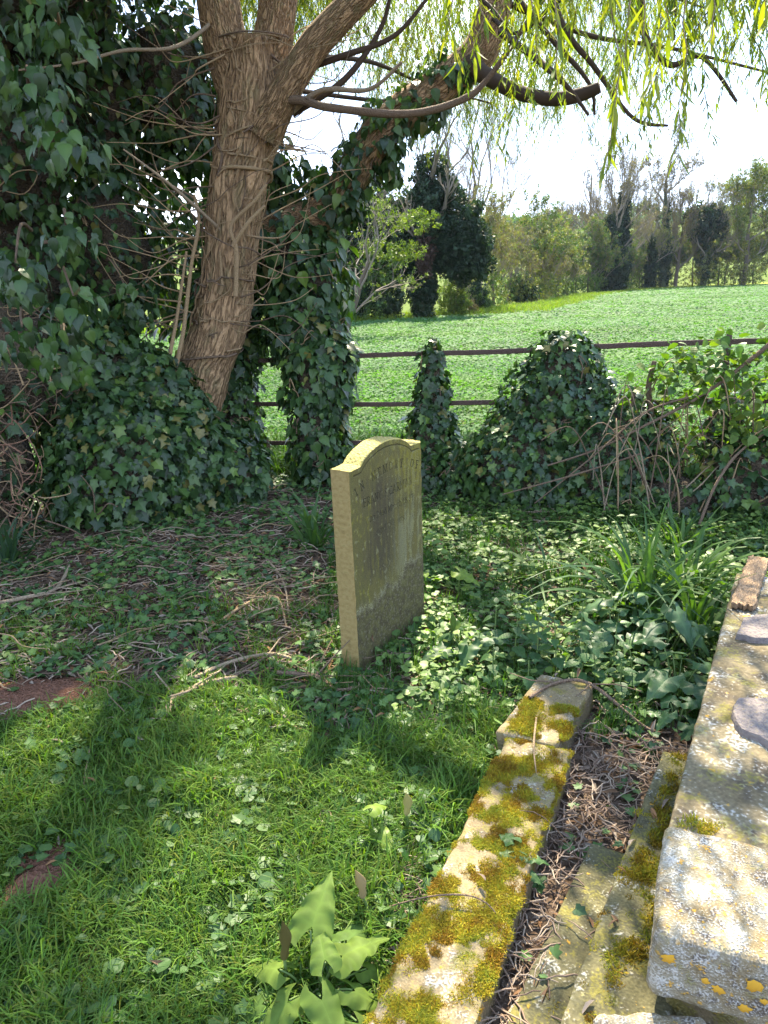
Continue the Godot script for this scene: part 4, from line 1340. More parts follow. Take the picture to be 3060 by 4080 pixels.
	# dead ivy stems netted over the trunk, and bare twigs sticking out of it
	for k in 78:
		var a := rf(-.7, PI + .7)
		var f := rf(.28, .97)
		var pts := []
		var da := rf(-.25, .25)
		var df := rf(-.004, .022)
		var n := 5 + rng.randi() % 12
		for j in n:
			da += rf(-.16, .16)
			a += da
			f = clampf(f + df + rf(-.004, .008), .2, .99)
			var i := f * (path.size() - 1)
			var q: int = min(int(i), path.size() - 2)
			var p: Vector3 = (path[q] as Vector3).lerp(path[q + 1], i - q)
			var r := .198 + rf(.0, .022) + (.06 * j / n if k % 6 == 0 else 0.0)
			pts.append(p + Vector3(cos(a) * r, 0, sin(a) * r))
		var th := rf(.003, .009) * (1.9 if k % 13 == 0 else 1.0)
		limb.call("vine", pts, [th, th * .8, th * .5], M.vine if k % 3 else M.stem, 5, 0.0)
	for b in [[[-1.44, .45, -5.3], [-1.42, .86, -5.38], [-1.33, 1.2, -5.42], [-1.24, 1.6, -5.45], [-1.16, 1.88, -5.46], [-1.17, 2.05, -5.45]], [[-1.48, .45, -5.3], [-1.46, .9, -5.36], [-1.36, 1.3, -5.42], [-1.26, 1.7, -5.45]], [[-.96, 1.40, -5.45], [-.93, 1.7, -5.46], [-.95, 1.85, -5.46], [-.78, 2.0, -5.47], [-.70, 2.1, -5.5]], [[-.95, 1.72, -5.46], [-.84, 1.86, -5.46], [-.72, 1.97, -5.5]]]:
		limb.call("vine", b.map(func(p): return Vector3(p[0], p[1], p[2])), [.017, .013, .009], M.vine, 8, .004)
	for k in 84:
		var s := -1.0 if k % 2 else 1.0
		var y := rf(1.2, 3.0)
		var i := clampf((y - .3) / 2.7, 0, 1) * (path.size() - 1)
		var p: Vector3 = path[int(i)]
		var a := Vector3(p.x + s * rf(.1, .22), y, p.z + rf(.05, .2))
		var d := Vector3(s * rf(.2, .75), rf(-.3, .35), rf(-.1, .4))
		limb.call("dead_twig", [a, a + d * .3 + rdir() * .05, a + d * .65 + rdir() * .09, a + d + Vector3(0, rf(-.05, .2), 0)], [rf(.004, .008), .004, .002], M.vine if k % 3 else M.stem, 5, 0.0)
	# hanging shoots: some in view, the rest of the crown overhead that throws the dappled shade
	var items := []
	var hang := func(p: Vector3, len: float, k: int) -> void:
		items.append([Transform3D(Basis(Vector3.UP, rf(0, TAU)).scaled_local(Vector3(len, len, len)), p + o), (pick(WILLOW_TONES) as Color) * rf(.85, 1.15), 0.0, k % L.strand.size()])
	for k in 400:                         # over the right, nearer
		var z := rf(-6.4, -3.3)
		var px := rf(.12, .98)
		px = px + .12 * noise.get_noise_1d(px * 14.0)
		var x := px * -z * .52
		var low := 3.12 + (-z - 5.0) * .26 - .34 * clampf(noise.get_noise_2d(px * 5.0, 4.0) * 2.2 + .25, 0, 1)
		if px < .40 and k % 4: continue
		if px < .32: low += .25
		hang.call(Vector3(x, low + rf(.1, .75), z), rf(.5, .95), k)
	for k in 1700:                         # beyond the trunk, against the light
		var z := rf(-10.5, -6.6)
		var x := rf(-.16, .34) * -z
		if x > .25 * -z and rng.randf() < .6: continue
		hang.call(Vector3(x, minf(2.55 + (-z - 6.6) * .22 + rf(.2, 1.5) + (.5 if x < 0 else .0), 1.98 - z * .27), z), rf(.45, .8), k)
	scatter(t, "crown", L.strand, "willow", items)
	items = []
	for k in 9000:                       # the leafy crown overhead, above what the camera sees
		var p := Vector3(rf(-5.5, 4.6), rf(3.5, 6.6), rf(-9.2, -1.2))
		if p.y < 1.95 - p.z * .30: continue
		if rng.randf() < sunny(p): continue
		items.append([Transform3D(Basis(Vector3.UP, rf(0, TAU)).scaled_local(Vector3.ONE * rf(.2, .32)), p + o), (pick(WILLOW_TONES) as Color) * rf(.85, 1.15), 0.0])
	scatter(t, "upper_crown", L.bunch, "willow", items)
	# the nearest shoots, leaf by leaf
	for f in [[.80, 2.42, -2.6, .36], [.72, 2.46, -2.65, .42], [.86, 2.50, -2.5, .30], [.58, 2.42, -2.75, .28], [.50, 2.46, -2.8, .24], [1.02, 2.42, -2.6, .24], [1.18, 2.46, -2.55, .20], [.93, 2.44, -2.9, .34], [.30, 2.66, -3.4, .34], [.42, 2.62, -3.4, .26], [1.36, 2.3, -2.7, .42], [1.30, 2.4, -2.7, .20], [.86, 2.40, -2.9, .50], [1.08, 2.44, -3.0, .52]]:
		var top := Vector3(f[0], f[1], f[2])
		var n := int(f[3] * 52)
		var pts := [top]
		for k in 6: pts.append(pts[-1] + Vector3(rf(-.025, .025), -f[3] / 6.0, rf(-.025, .025)))
		var m := MB.new()
		tube(m, move.call(pts), [.003, .0012], 4, Color.WHITE, 1, 1, 0, false)
		var fr := part("frond", m.mesh(M.stem_pale), t)
		for k in n:
			var i := 6.0 * (k + rf(0, 1)) / n
			var j: int = min(int(i), 5)
			var p: Vector3 = (pts[j] as Vector3).lerp(pts[j + 1], i - j)
			var a := rf(0, TAU)
			var out := Vector3(cos(a), 0, sin(a))
			var lf := part("leaf", as_mesh(L.willow_leaf[k % 2]), fr, toned("willow", WILLOW_TONES[rng.randi() % 4]))
			lf.transform = Transform3D(frame(Vector3.DOWN + out * rf(.25, .8), out + Vector3(0, rf(0, 1), 0), rf(.07, .115)), p + o)

# ---------------------------------------------------------------- ivy

func ivy(called: String, label: String, category: String, at: Vector3, shapes: Array, n: int, size: float, singles: int, leaf: Array, fill := .74, depth := .09, stems := 10, grp := "") -> Node3D:
	var t := thing(called, label, category, at, grp)
	if fill > 0.0:
		var c := part("old_stems", core(shapes, fill), t)
		c.position = -at
	var items := shell(shapes, n, size, depth)
	for it in items: (it[0] as Transform3D)
	for k in items.size():
		var x: Transform3D = items[k][0]
		x.origin -= at
		items[k][0] = x
	scatter(t, "leaves", leaf, "ivy", items, singles)
	for k in stems:
		var s: Array = shapes[rng.randi() % shapes.size()]
		var d := rdir()
		d.z = absf(d.z)
		var pts := []
		for j in 6:
			pts.append(s[0] + d.normalized() * s[1] * rf(1.0, 1.12) - at)
			d = d.normalized() + rdir() * .22
		var m := MB.new()
		tube(m, smoothed(pts, 4), [rf(.003, .006), .003], 5)
		part("stem", m.mesh(M.vine if k % 2 else M.stem), t)
	return t

func build_ivy() -> void:
	var V := func(a, b, c): return Vector3(a, b, c)
	ivy("ivy_mound", "tall hump of dark ivy smothering the fence, the largest along the rails", "ivy", Vector3(1.2, 0, -5.15), [[Vector3(1.25, .75, -5.22), Vector3(.24, .39, .21)], [Vector3(1.22, .46, -5.16), Vector3(.45, .48, .30)], [Vector3(.98, .22, -5.08), Vector3(.46, .38, .33)], [Vector3(1.52, .26, -4.98), Vector3(.48, .42, .32)], [Vector3(.66, .12, -5.22), Vector3(.32, .27, .24)]], 6800, .056, 300, L.ivy)
	ivy("ivy_post", "slender ivy-wrapped fence post left of the big ivy hump", "ivy", Vector3(.37, 0, -5.5), [[Vector3(.385, .80, -5.55), Vector3(.085, .26, .085)], [Vector3(.375, .55, -5.54), Vector3(.13, .3, .12)], [Vector3(.36, .25, -5.5), Vector3(.21, .36, .18)], [Vector3(.40, .06, -5.42), Vector3(.33, .22, .22)]], 1700, .062, 220, L.ivy, .7, .06)
	ivy("ivy_column", "thick ivy column behind the headstone, beside the fence rails", "ivy", Vector3(-.5, 0, -5.75), [[Vector3(-.48, .30, -5.72), Vector3(.21, .5, .2)], [Vector3(-.46, .72, -5.78), Vector3(.24, .36, .22)], [Vector3(-.38, .92, -5.82), Vector3(.22, .2, .2)], [Vector3(-.58, 1.12, -6.0), Vector3(.3, .28, .25)]], 3000, .075, 260, [L.ivy[0], L.ivy_old[0], L.ivy[1], L.ivy_old[1]], .7)
	ivy("ivy_curtain", "hanging curtain of glossy ivy on the willow's rear limb", "ivy", Vector3(-.6, 1.2, -6.2), [[Vector3(-.72, 1.62, -6.25), Vector3(.30, .5, .28)], [Vector3(-.46, 1.40, -6.15), Vector3(.27, .42, .25)], [Vector3(-.80, 2.15, -6.4), Vector3(.28, .36, .28)], [Vector3(-.36, 2.02, -6.3), Vector3(.2, .24, .2)]], 3000, .085, 220, L.ivy_old, .45, .16, 14)
	ivy("limb_ivy", "ivy clothing the willow limb that rises to the right", "ivy", Vector3(.1, 2.4, -6.2), [[Vector3(-.12, 2.27, -6.2), Vector3(.16, .2, .19)], [Vector3(.10, 2.50, -6.2), Vector3(.2, .2, .2)], [Vector3(.34, 2.64, -6.2), Vector3(.22, .15, .19)], [Vector3(.56, 2.84, -6.2), Vector3(.2, .12, .17)], [Vector3(.14, 2.33, -6.15), Vector3(.12, .2, .12)], [Vector3(-.2, 2.05, -6.2), Vector3(.14, .18, .16)]], 1300, .075, 150, L.ivy_old, 0.0, .07, 8)
	ivy("ivy_skirt", "dark ivy clump in the shadow just behind the willow's foot", "ivy", Vector3(-1.0, 0, -6.0), [[Vector3(-1.16, .62, -6.0), Vector3(.22, .55, .24)], [Vector3(-1.08, .2, -5.7), Vector3(.22, .3, .25)], [Vector3(-1.15, 1.2, -6.2), Vector3(.3, .5, .25)]], 2000, .075, 120, L.ivy, .6)
	ivy("ivy_bank", "waist-high bank of ivy heaped round the willow's foot", "ivy", Vector3(-1.75, 0, -5.1), [[Vector3(-1.78, .30, -5.05), Vector3(.52, .56, .36)], [Vector3(-1.38, .30, -5.2), Vector3(.36, .42, .28)], [Vector3(-1.62, .72, -5.3), Vector3(.36, .36, .26)], [Vector3(-1.95, .9, -5.35), Vector3(.42, .40, .3)], [Vector3(-1.06, .18, -5.3), Vector3(.24, .25, .22)]], 7600, .074, 300, L.ivy, .76, .1, 16)
	ivy("ivy_hedge", "ragged ivy hedge with brown dead stems at the far left", "ivy", Vector3(-2.7, 0, -5.0), [[Vector3(-2.75, .42, -4.9), Vector3(.55, .62, .4)], [Vector3(-2.55, 1.0, -5.2), Vector3(.6, .5, .4)], [Vector3(-3.3, .9, -4.8), Vector3(.6, .9, .5)]], 2300, .080, 200, L.ivy, .8, .12, 150)
	ivy("ivy_smothered_tree", "tall ivy-smothered tree filling the upper left", "tree", Vector3(-2.6, 0, -6.0), [[Vector3(-2.7, 1.6, -5.9), Vector3(.72, .7, .5)], [Vector3(-2.55, 2.5, -5.8), Vector3(.62, .8, .5)], [Vector3(-2.7, 3.4, -5.6), Vector3(.8, .9, .6)], [Vector3(-2.2, 4.3, -6.0), Vector3(1.0, .8, .8)], [Vector3(-2.0, 1.75, -6.1), Vector3(.42, .6, .35)], [Vector3(-2.12, 2.75, -6.4), Vector3(.5, .7, .4)], [Vector3(-2.3, 3.3, -6.3), Vector3(.7, .7, .45)], [Vector3(-3.5, 2.4, -5.2), Vector3(.6, 1.4, .6)], [Vector3(-1.55, 2.9, -6.6), Vector3(.42, .6, .35)], [Vector3(-3.2, 4.8, -5.6), Vector3(1.2, .9, .9)]], 24000, .078, 300, L.ivy_old + [L.ivy[0]], .72, .2, 40)
	# sprays of flowering ivy reaching forward from the smothered tree
	var sprays := []
	for c in [[-1.50, 2.42, -3.4, .16], [-1.22, 2.12, -3.4, .15], [-1.36, 2.28, -3.5, .15], [-1.55, 1.6, -3.5, .16], [-1.36, 1.45, -3.6, .14], [-1.62, 2.0, -3.3, .14], [-1.38, 1.78, -3.7, .13], [-1.75, 2.55, -3.9, .2], [-1.4, 2.62, -4.0, .2], [-1.75, 1.3, -3.9, .16]]:
		sprays.append([Vector3(c[0], c[1], c[2]), c[3]])
	for k in 26:
		sprays.append([Vector3(rf(-3.0, -1.6), rf(1.0, 3.2), rf(-5.3, -4.2)), rf(.14, .24)])
	var host := thing("ivy_sprays", "long sprays of pale-veined ivy leaves hanging before the smothered tree", "ivy", Vector3(-1.9, 2.0, -5.0))
	var all := []
	for s in sprays:
		var c: Vector3 = s[0]
		var m := MB.new()
		var root := Vector3(c.x - .35, c.y + rf(-.1, .35), c.z - rf(.6, 1.1))
		tube(m, smoothed([root - host.position, root.lerp(c, .5) + Vector3(0, .12, 0) - host.position, c + Vector3(0, .06, 0) - host.position], 6), [.012, .008, .004], 6)
		part("stem", m.mesh(M.vine if rng.randf() < .5 else M.stem), host)
		for k in int(260 * s[1]):
			var d := rdir()
			var p: Vector3 = c + d * s[1] * pow(rng.randf(), .5) * Vector3(1, .85, 1)
			var x := Transform3D(frame(Vector3.DOWN + d * .5 + rdir() * .4, d + Vector3(0, .7, .5), rf(.055, .085)), p - host.position)
			all.append([x, pick([IVY_TONES[1], IVY_TONES[2], IVY_TONES[4], IVY_TONES[3]]), shows(Transform3D(x.basis, p))])
	scatter(host, "leaves", L.ivy_old + [L.ivy[2]], "ivy", all, 300)
	# thinner growth between the smothered tree and the willow, with light showing through
	ivy("ivy_screen", "open screen of ivy with sky showing through, left of the willow trunk", "ivy", Vector3(-1.5, 1.2, -6.6), [[Vector3(-1.75, 2.1, -6.7), Vector3(.4, .9, .4)], [Vector3(-1.45, 1.4, -6.5), Vector3(.4, .55, .35)], [Vector3(-1.35, 2.6, -7.0), Vector3(.4, .7, .4)]], 2300, .085, 120, L.ivy_old, 0.0, .25, 22)
	ivy("ivy_thicket", "low dark ivy thicket under the brambles by the fence post", "ivy", Vector3(2.4, 0, -4.7), [[Vector3(2.38, .18, -4.72), Vector3(.45, .38, .28)], [Vector3(1.92, .06, -4.75), Vector3(.4, .2, .25)], [Vector3(2.95, .4, -4.5), Vector3(.5, .6, .4)], [Vector3(2.22, .5, -4.88), Vector3(.14, .25, .12)]], 2700, .066, 200, L.ivy)

func build_dead_tangle() -> void:
	# bare brown stems heaped before the ivy hedge
	var t := thing("dead_stem_tangle", "tangled heap of bare red-brown dead stems at the left edge", "dead stems", Vector3(-2.45, 0, -4.5))
	for k in 130:
		var a := Vector3(rf(-.55, .35), rf(.0, 1.0), rf(-.2, .12))
		var d := Vector3(rf(-.35, .35), rf(-.4, .3), rf(-.12, .15))
		var mb := MB.new()
		tube(mb, smoothed([a, a + d * .35 + rdir() * .05, a + d * .7 + rdir() * .07, a + d], 4), [rf(.003, .007), .004, .002], 5)
		part("stem", mb.mesh(pick([M.stem, M.dead, M.dead, M.vine])), t)

func build_bramble() -> void:
	var t := thing("bramble_bush", "tangle of brown bramble canes and sunlit green leaves over the fence", "bramble", Vector3(2.2, 0, -4.7))
	var o := -t.position
	var cane := func(pts: Array, r: Array, m: Material) -> void:
		var mb := MB.new()
		tube(mb, smoothed(pts.map(func(p): return Vector3(p[0], p[1], p[2]) + o), 6), r, 6, Color.WHITE, 1, 1, .002)
		part("cane", mb.mesh(m), t)
	cane.call([[1.05, .33, -4.72], [1.35, .43, -4.70], [1.66, .58, -4.70], [1.95, .73, -4.7], [2.2, .92, -4.68], [2.5, 1.2, -4.65]], [.005, .008, .011, .016], M.stem)
	cane.call([[.95, .12, -4.6], [1.3, .40, -4.62], [1.62, .66, -4.66], [1.9, .74, -4.7]], [.003, .006, .007], M.stem)
	cane.call([[1.85, -.05, -4.3], [2.0, .28, -4.4], [2.2, .47, -4.5], [2.5, .66, -4.5]], [.011, .009, .005], M.stem)
	cane.call([[1.76, .5, -4.88], [1.74, .66, -4.9], [1.72, .78, -4.9], [1.745, .94, -4.9]], [.022, .02, .018, .014], M.stem)
	cane.call([[1.45, .42, -4.9], [1.58, .56, -4.9], [1.62, .66, -4.9], [1.63, .78, -4.9]], [.012, .014, .016, .012], M.stem)
	cane.call([[.75, .18, -4.62], [1.2, .30, -4.6], [1.6, .42, -4.6]], [.004, .006, .005], M.stem)
	for k in 66:
		var a := Vector3(rf(1.35, 2.6), rf(-.02, .1), rf(-5.0, -4.5))
		var h := rf(.3, .95)
		var d := rf(-.5, .6)
		cane.call([[a.x, a.y, a.z], [a.x + d * .3, h * .6, a.z + rf(-.1, .1)], [a.x + d * .7, h, a.z + rf(-.1, .1)], [a.x + d * 1.1, h * rf(.5, 1.05), a.z + rf(-.15, .2)]], [rf(.003, .007), .004, .002], pick([M.stem, M.vine, M.stem, M.stem_pale]))
	for k in 40:
		var a := Vector3(rf(1.4, 2.1), rf(.05, .5), rf(-5.0, -4.8))
		cane.call([[a.x, a.y, a.z], [a.x + .15, a.y + rf(-.1, .1), a.z], [a.x + rf(.2, .5), a.y + rf(-.2, .2), a.z]], [.003, .002], M.vine)
	var items := []
	for c in [[1.75, .80, -4.8, .22, 50], [2.0, .85, -4.75, .22, 60], [2.2, .78, -4.7, .22, 60], [2.35, .98, -4.7, .2, 50], [1.95, .62, -4.85, .2, 40], [2.25, .6, -4.6, .2, 60], [2.5, 1.1, -4.7, .22, 60], [2.45, .75, -4.7, .25, 60], [1.7, .5, -4.95, .2, 24], [1.45, .52, -4.95, .12, 14], [2.45, 1.28, -4.6, .12, 20], [2.1, 1.0, -4.75, .2, 60], [2.35, .45, -4.6, .22, 60], [1.85, .95, -4.8, .16, 40], [2.0, .42, -4.7, .2, 40]]:
		for k in c[4]:
			var p: Vector3 = Vector3(c[0], c[1], c[2]) + rdir() * c[3] * Vector3(1.1, .8, .8) * pow(rng.randf(), .5)
			var x := Transform3D(frame(Vector3(rf(-1, 1), rf(-.8, .2), rf(-1, 1)), Vector3.UP + rdir() * .8, rf(.05, .085)), p)
			items.append([Transform3D(x.basis, p + o), pick([Color(.09, .15, .03), Color(.12, .19, .035), Color(.065, .125, .03), Color(.15, .20, .04)]), shows(x)])
	scatter(t, "leaves", [L.bramble_leaf], "herb", items, 300)

# ---------------------------------------------------------------- single plants

func petiole(pts: Array, r: float, parent: Node, m: Material) -> void:
	var mb := MB.new()
	tube(mb, smoothed(pts, 4), [r, r * .7], 6)
	part("stalk", mb.mesh(m), parent)

func nettle(label: String, x: float, z: float, h: float, lean: Vector3, tones: Array) -> void:
	var t := thing("nettle", label, "nettle", on(x, z), "stinging nettles behind the kerb")
	var top := Vector3(0, h, 0) + lean
	petiole([Vector3(0, -.02, 0), top * .5 + Vector3(.005, 0, .004), top], .003, t, M.green_stem)
	var n := int(h / .045)
	for k in n:
		var f := lerpf(.25, 1.0, float(k) / maxf(n - 1, 1))
		var a := k * PI / 2 + rf(-.3, .3)
		var s := lerpf(.075, .035, f * f) * rf(.85, 1.2)
		for q in 2:
			var d := Vector3(cos(a + q * PI), 0, sin(a + q * PI))
			var lf := part("leaf", as_mesh(L.nettle_leaf), t, toned("herb", pick(tones)))
			lf.transform = Transform3D(frame(d + Vector3(0, rf(-.45, .15) + (.5 if k == n - 1 else 0.0), 0), Vector3.UP + d * .2, s), top * f + d * .012)

func arum(label: String, x: float, z: float, leaves: Array, material: String, tones: Array, called := "arum_plant") -> Node3D:
	# leaves: [dx, dz, height, length, turn in degrees, tilt]
	var t := thing(called, label, "arum", on(x, z), "arum plants")
	for l in leaves:
		var a := deg_to_rad(l[4])
		var d := Vector3(sin(a), 0, -cos(a))
		var p := Vector3(l[0], l[2], l[1])
		petiole([Vector3(l[0] * .15, -.02, l[1] * .15), Vector3(l[0] * .6, l[2] * .65, l[1] * .6), p], .0035, t, M.green_stem)
		var lf := part("leaf", as_mesh(L.arum_leaf[rng.randi() % 3]), t, toned(material, pick(tones)))
		lf.transform = Transform3D(frame(d + Vector3(0, l[5], 0), Vector3.UP + d * l[5] * -.6 + rdir() * .25, l[3]), p)
	return t

func spathe(label: String, x: float, z: float, h: float, lean: Vector3, tone: Color) -> void:
	# the furled hood of a lords-and-ladies flower on its stalk
	var t := thing("arum_spathe", label, "flower bud", on(x, z), "arum flower hoods")
	var top := Vector3(0, h, 0) + lean
	petiole([Vector3(0, -.02, 0), top * .3 + Vector3(.004, 0, 0), top * .52], .005, t, M.green_stem)
	var mb := MB.new()
	var pts := []
	for k in 15: pts.append(top * lerpf(.48, 1.0, k / 14.0) + Vector3(.006 * sin(k * .22), 0, 0))
	tube(mb, pts, [.006, .011, .009, .0085, .0125, .0150, .0135, .0095, .005, .001], 14)
	var s := part("hood", mb.mesh(null), t, toned("herb", tone))
	s.scale = Vector3(1, 1, .8)

func daffodil(label: String, x: float, z: float, n: int, len: float, spread: float, tones: Array, droop := 1.5) -> void:
	var t := thing("daffodil_clump", label, "daffodil leaves", on(x, z), "clumps of daffodil leaves")
	for k in n:
		var l := len * rf(.6, 1.1)
		var m := strap(rf(.016, .026) / l, 9, rf(.3, droop), .35, .15)
		var lf := part("leaf", m.mesh(null), t, toned("grass", pick(tones)))
		lf.transform = Transform3D((Basis(Vector3.UP, rf(0, TAU)) * Basis(Vector3.RIGHT, -rf(.05, spread)) * Basis(Vector3.UP, rf(-.6, .6))).scaled_local(Vector3.ONE * l), Vector3(rf(-.05, .05), -.02, rf(-.05, .05)))

func build_plants() -> void:
	M.green_stem = mat(lin(.10, .15, .04), .6, .4)
	var nt := [Color(.05, .115, .035), Color(.065, .14, .04), Color(.08, .16, .045), Color(.04, .095, .03)]
	nettle("tall pale nettle standing above the daffodil leaves", 1.21, -3.70, .34, Vector3(.02, 0, .03), [Color(.10, .17, .05), Color(.13, .20, .06)])
	var near := [[.50, -2.80, .24], [.58, -2.72, .30], [.66, -2.70, .28], [.72, -2.62, .24], [.80, -2.60, .26], [.86, -2.55, .20], [.44, -2.95, .22], [.40, -2.72, .18], [.76, -2.78, .32], [.62, -2.92, .26], [.88, -2.70, .24], [.52, -2.60, .16], [.36, -2.86, .16], [.94, -2.62, .18]]
	var nl := ["nettle growing at the far end of the mossy kerb"]
	for a in near: nettle(nl[0], a[0], a[1], a[2], Vector3(rf(-.04, .04), 0, rf(-.02, .05)), nt)
	var dk := [Color(.055, .12, .04), Color(.045, .10, .036), Color(.07, .14, .045)]
	var ring := func(n: int, h0: float, h1: float, r: float, s0: float, s1: float) -> Array:
		var out := []
		for k in n:
			var a := TAU * k / n + rf(-.4, .4)
			out.append([sin(a) * r * rf(.4, 1.0), -cos(a) * r * rf(.4, 1.0), rf(h0, h1), rf(s0, s1), rad_to_deg(a) + rf(-25, 25), rf(-.45, .1)])
		return out
	arum("glossy dark arum with veined arrow leaves against the ledger's side", 1.14, -2.84, ring.call(9, .12, .26, .13, .12, .17), "gloss", dk)
	arum("glossy dark arum drooping beside the ledger, nearest the kerb's far end", 1.10, -2.56, ring.call(8, .08, .2, .12, .11, .16), "gloss", dk)
	arum("glossy dark arum at the foot of the daffodil clump", 1.04, -2.98, ring.call(8, .12, .22, .13, .11, .16), "gloss", dk)
	arum("glossy dark arum between nettles and daffodils", .95, -2.86, ring.call(7, .1, .2, .12, .11, .15), "gloss", dk)
	arum("small glossy arum tucked under the ledger's edge", 1.02, -2.36, ring.call(5, .05, .12, .08, .08, .11), "gloss", dk)
	var lt := [Color(.13, .205, .04), Color(.15, .225, .04), Color(.105, .18, .038)]
	arum("large pale green arum with broad arrow leaves at the bottom edge", -.20, -1.36, [[-.01, -.06, .13, .15, 20, .45], [.06, -.01, .10, .14, 55, -.05], [.09, .05, .07, .12, 105, -.3], [-.08, .0, .08, .12, -65, -.15], [.02, .08, .09, .14, 150, -.25], [-.05, .07, .07, .12, -140, -.2], [.07, -.07, .08, .12, 35, -.1], [-.11, .06, .05, .10, -100, -.2], [.10, .11, .05, .11, 125, -.25], [.03, .02, .12, .10, -15, .2], [.12, -.02, .05, .10, 80, -.3]], "arum", lt)
	arum("upright yellow green arum leaf left of the mossy kerb", -.065, -1.83, [[.0, 0, .13, .085, 40, -.2], [.02, .02, .06, .09, 150, -.3], [-.03, .03, .05, .09, -100, .1]], "herb", [Color(.16, .24, .03), Color(.08, .16, .04)])
	arum("low broad-leaved arum by the middle of the kerb", .10, -1.93, ring.call(4, .03, .07, .06, .09, .12), "herb", nt)
	arum("flat grey green leaf pair out on the lawn", -.62, -2.10, [[-.08, 0, .03, .13, -80, .05], [.07, .0, .03, .12, 70, .05], [.03, .05, .02, .09, 150, .05]], "herb", [Color(.07, .13, .05), Color(.085, .145, .06)], "broad_leaf_plant")
	arum("wide dock-like leaf plant left of the short kerb stone", .17, -2.62, [[.0, -.02, .06, .17, 40, .0], [.06, .03, .05, .14, 100, -.05], [-.06, .02, .05, .13, -70, .0], [.02, .08, .04, .12, 170, -.1]], "herb", [Color(.09, .16, .05), Color(.075, .14, .045)], "broad_leaf_plant")
	arum("leafy plant by the headstone's far foot", .33, -2.86, ring.call(6, .06, .13, .1, .1, .14), "herb", nt, "broad_leaf_plant")
	arum("pale wilting ivy-like seedling growing over the kerb's inner edge", .325, -1.66, ring.call(5, .08, .13, .05, .05, .075), "herb", [Color(.08, .15, .05), Color(.11, .18, .05)], "broad_leaf_plant")
	arum("single bright leaf at the headstone's rear edge", .36, -3.50, [[.0, .0, .14, .12, 120, -.3], [.02, .03, .08, .09, 60, -.1]], "herb", [Color(.15, .24, .03)], "broad_leaf_plant")
	spathe("pale brown arum hood beside the kerb's middle", .034, -1.87, .15, Vector3(.0, 0, .0), Color(.34, .29, .12))
	spathe("mottled brown arum hood leaning left, near the large arum", -.075, -1.56, .17, Vector3(-.03, 0, .0), Color(.34, .25, .13))
	spathe("dark narrow arum hood rising through the large arum", -.275, -1.37, .22, Vector3(.01, 0, .0), Color(.12, .10, .03))
	spathe("thin green arum hood right of the headstone", .27, -2.92, .20, Vector3(.0, 0, .0), Color(.10, .16, .03))
	var df := [Color(.065, .135, .04), Color(.085, .165, .045), Color(.105, .19, .05), Color(.07, .14, .055)]
	daffodil("tall daffodil leaves bending over behind the nettles", 1.17, -3.24, 54, .58, .85, df)
	daffodil("daffodil leaves splayed against the far ledger", 1.46, -3.42, 50, .52, 1.0, df)
	daffodil("second daffodil clump in the sun by the ledger's corner", 1.34, -3.02, 36, .48, 1.1, df)
	daffodil("few daffodil leaves lying flat in front of the ivy hump", .84, -3.62, 16, .38, 1.3, df)
	daffodil("daffodil leaves in shade just left of the headstone", -.42, -4.30, 34, .40, .75, df)
	daffodil("blue green leaf blades at the far left under the ivy hedge", -2.2, -4.2, 30, .42, .9, [Color(.04, .085, .045), Color(.05, .10, .05)])
	daffodil("daffodil leaves beyond the nettles, close to the fence", 1.62, -4.0, 26, .38, .9, df)
	var shoot := thing("ivy_shoot", "large dark ivy leaves under the rounded block at the bottom right corner", "ivy", Vector3(.62, .1, -1.04))
	for k in 13:
		var x := Transform3D(frame(Vector3(rf(-1, 1), rf(-.6, .1), rf(.2, 1)), Vector3.UP + Vector3(0, 0, .6) + rdir() * .4, rf(.05, .085)), Vector3(rf(-.10, .16), rf(.0, .07), rf(-.05, .08)))
		petiole([Vector3(rf(-.05, .1), -.08, .02), x.origin * .6 + Vector3(0, -.02, 0), x.origin], .002, shoot, M.green_stem)
		part("leaf", as_mesh(L.ivy[k % 3]), shoot, toned("ivy", IVY_TONES[k % 5])).transform = x
	# cleavers and other weeds are sown with the ground cover

# ---------------------------------------------------------------- sticks

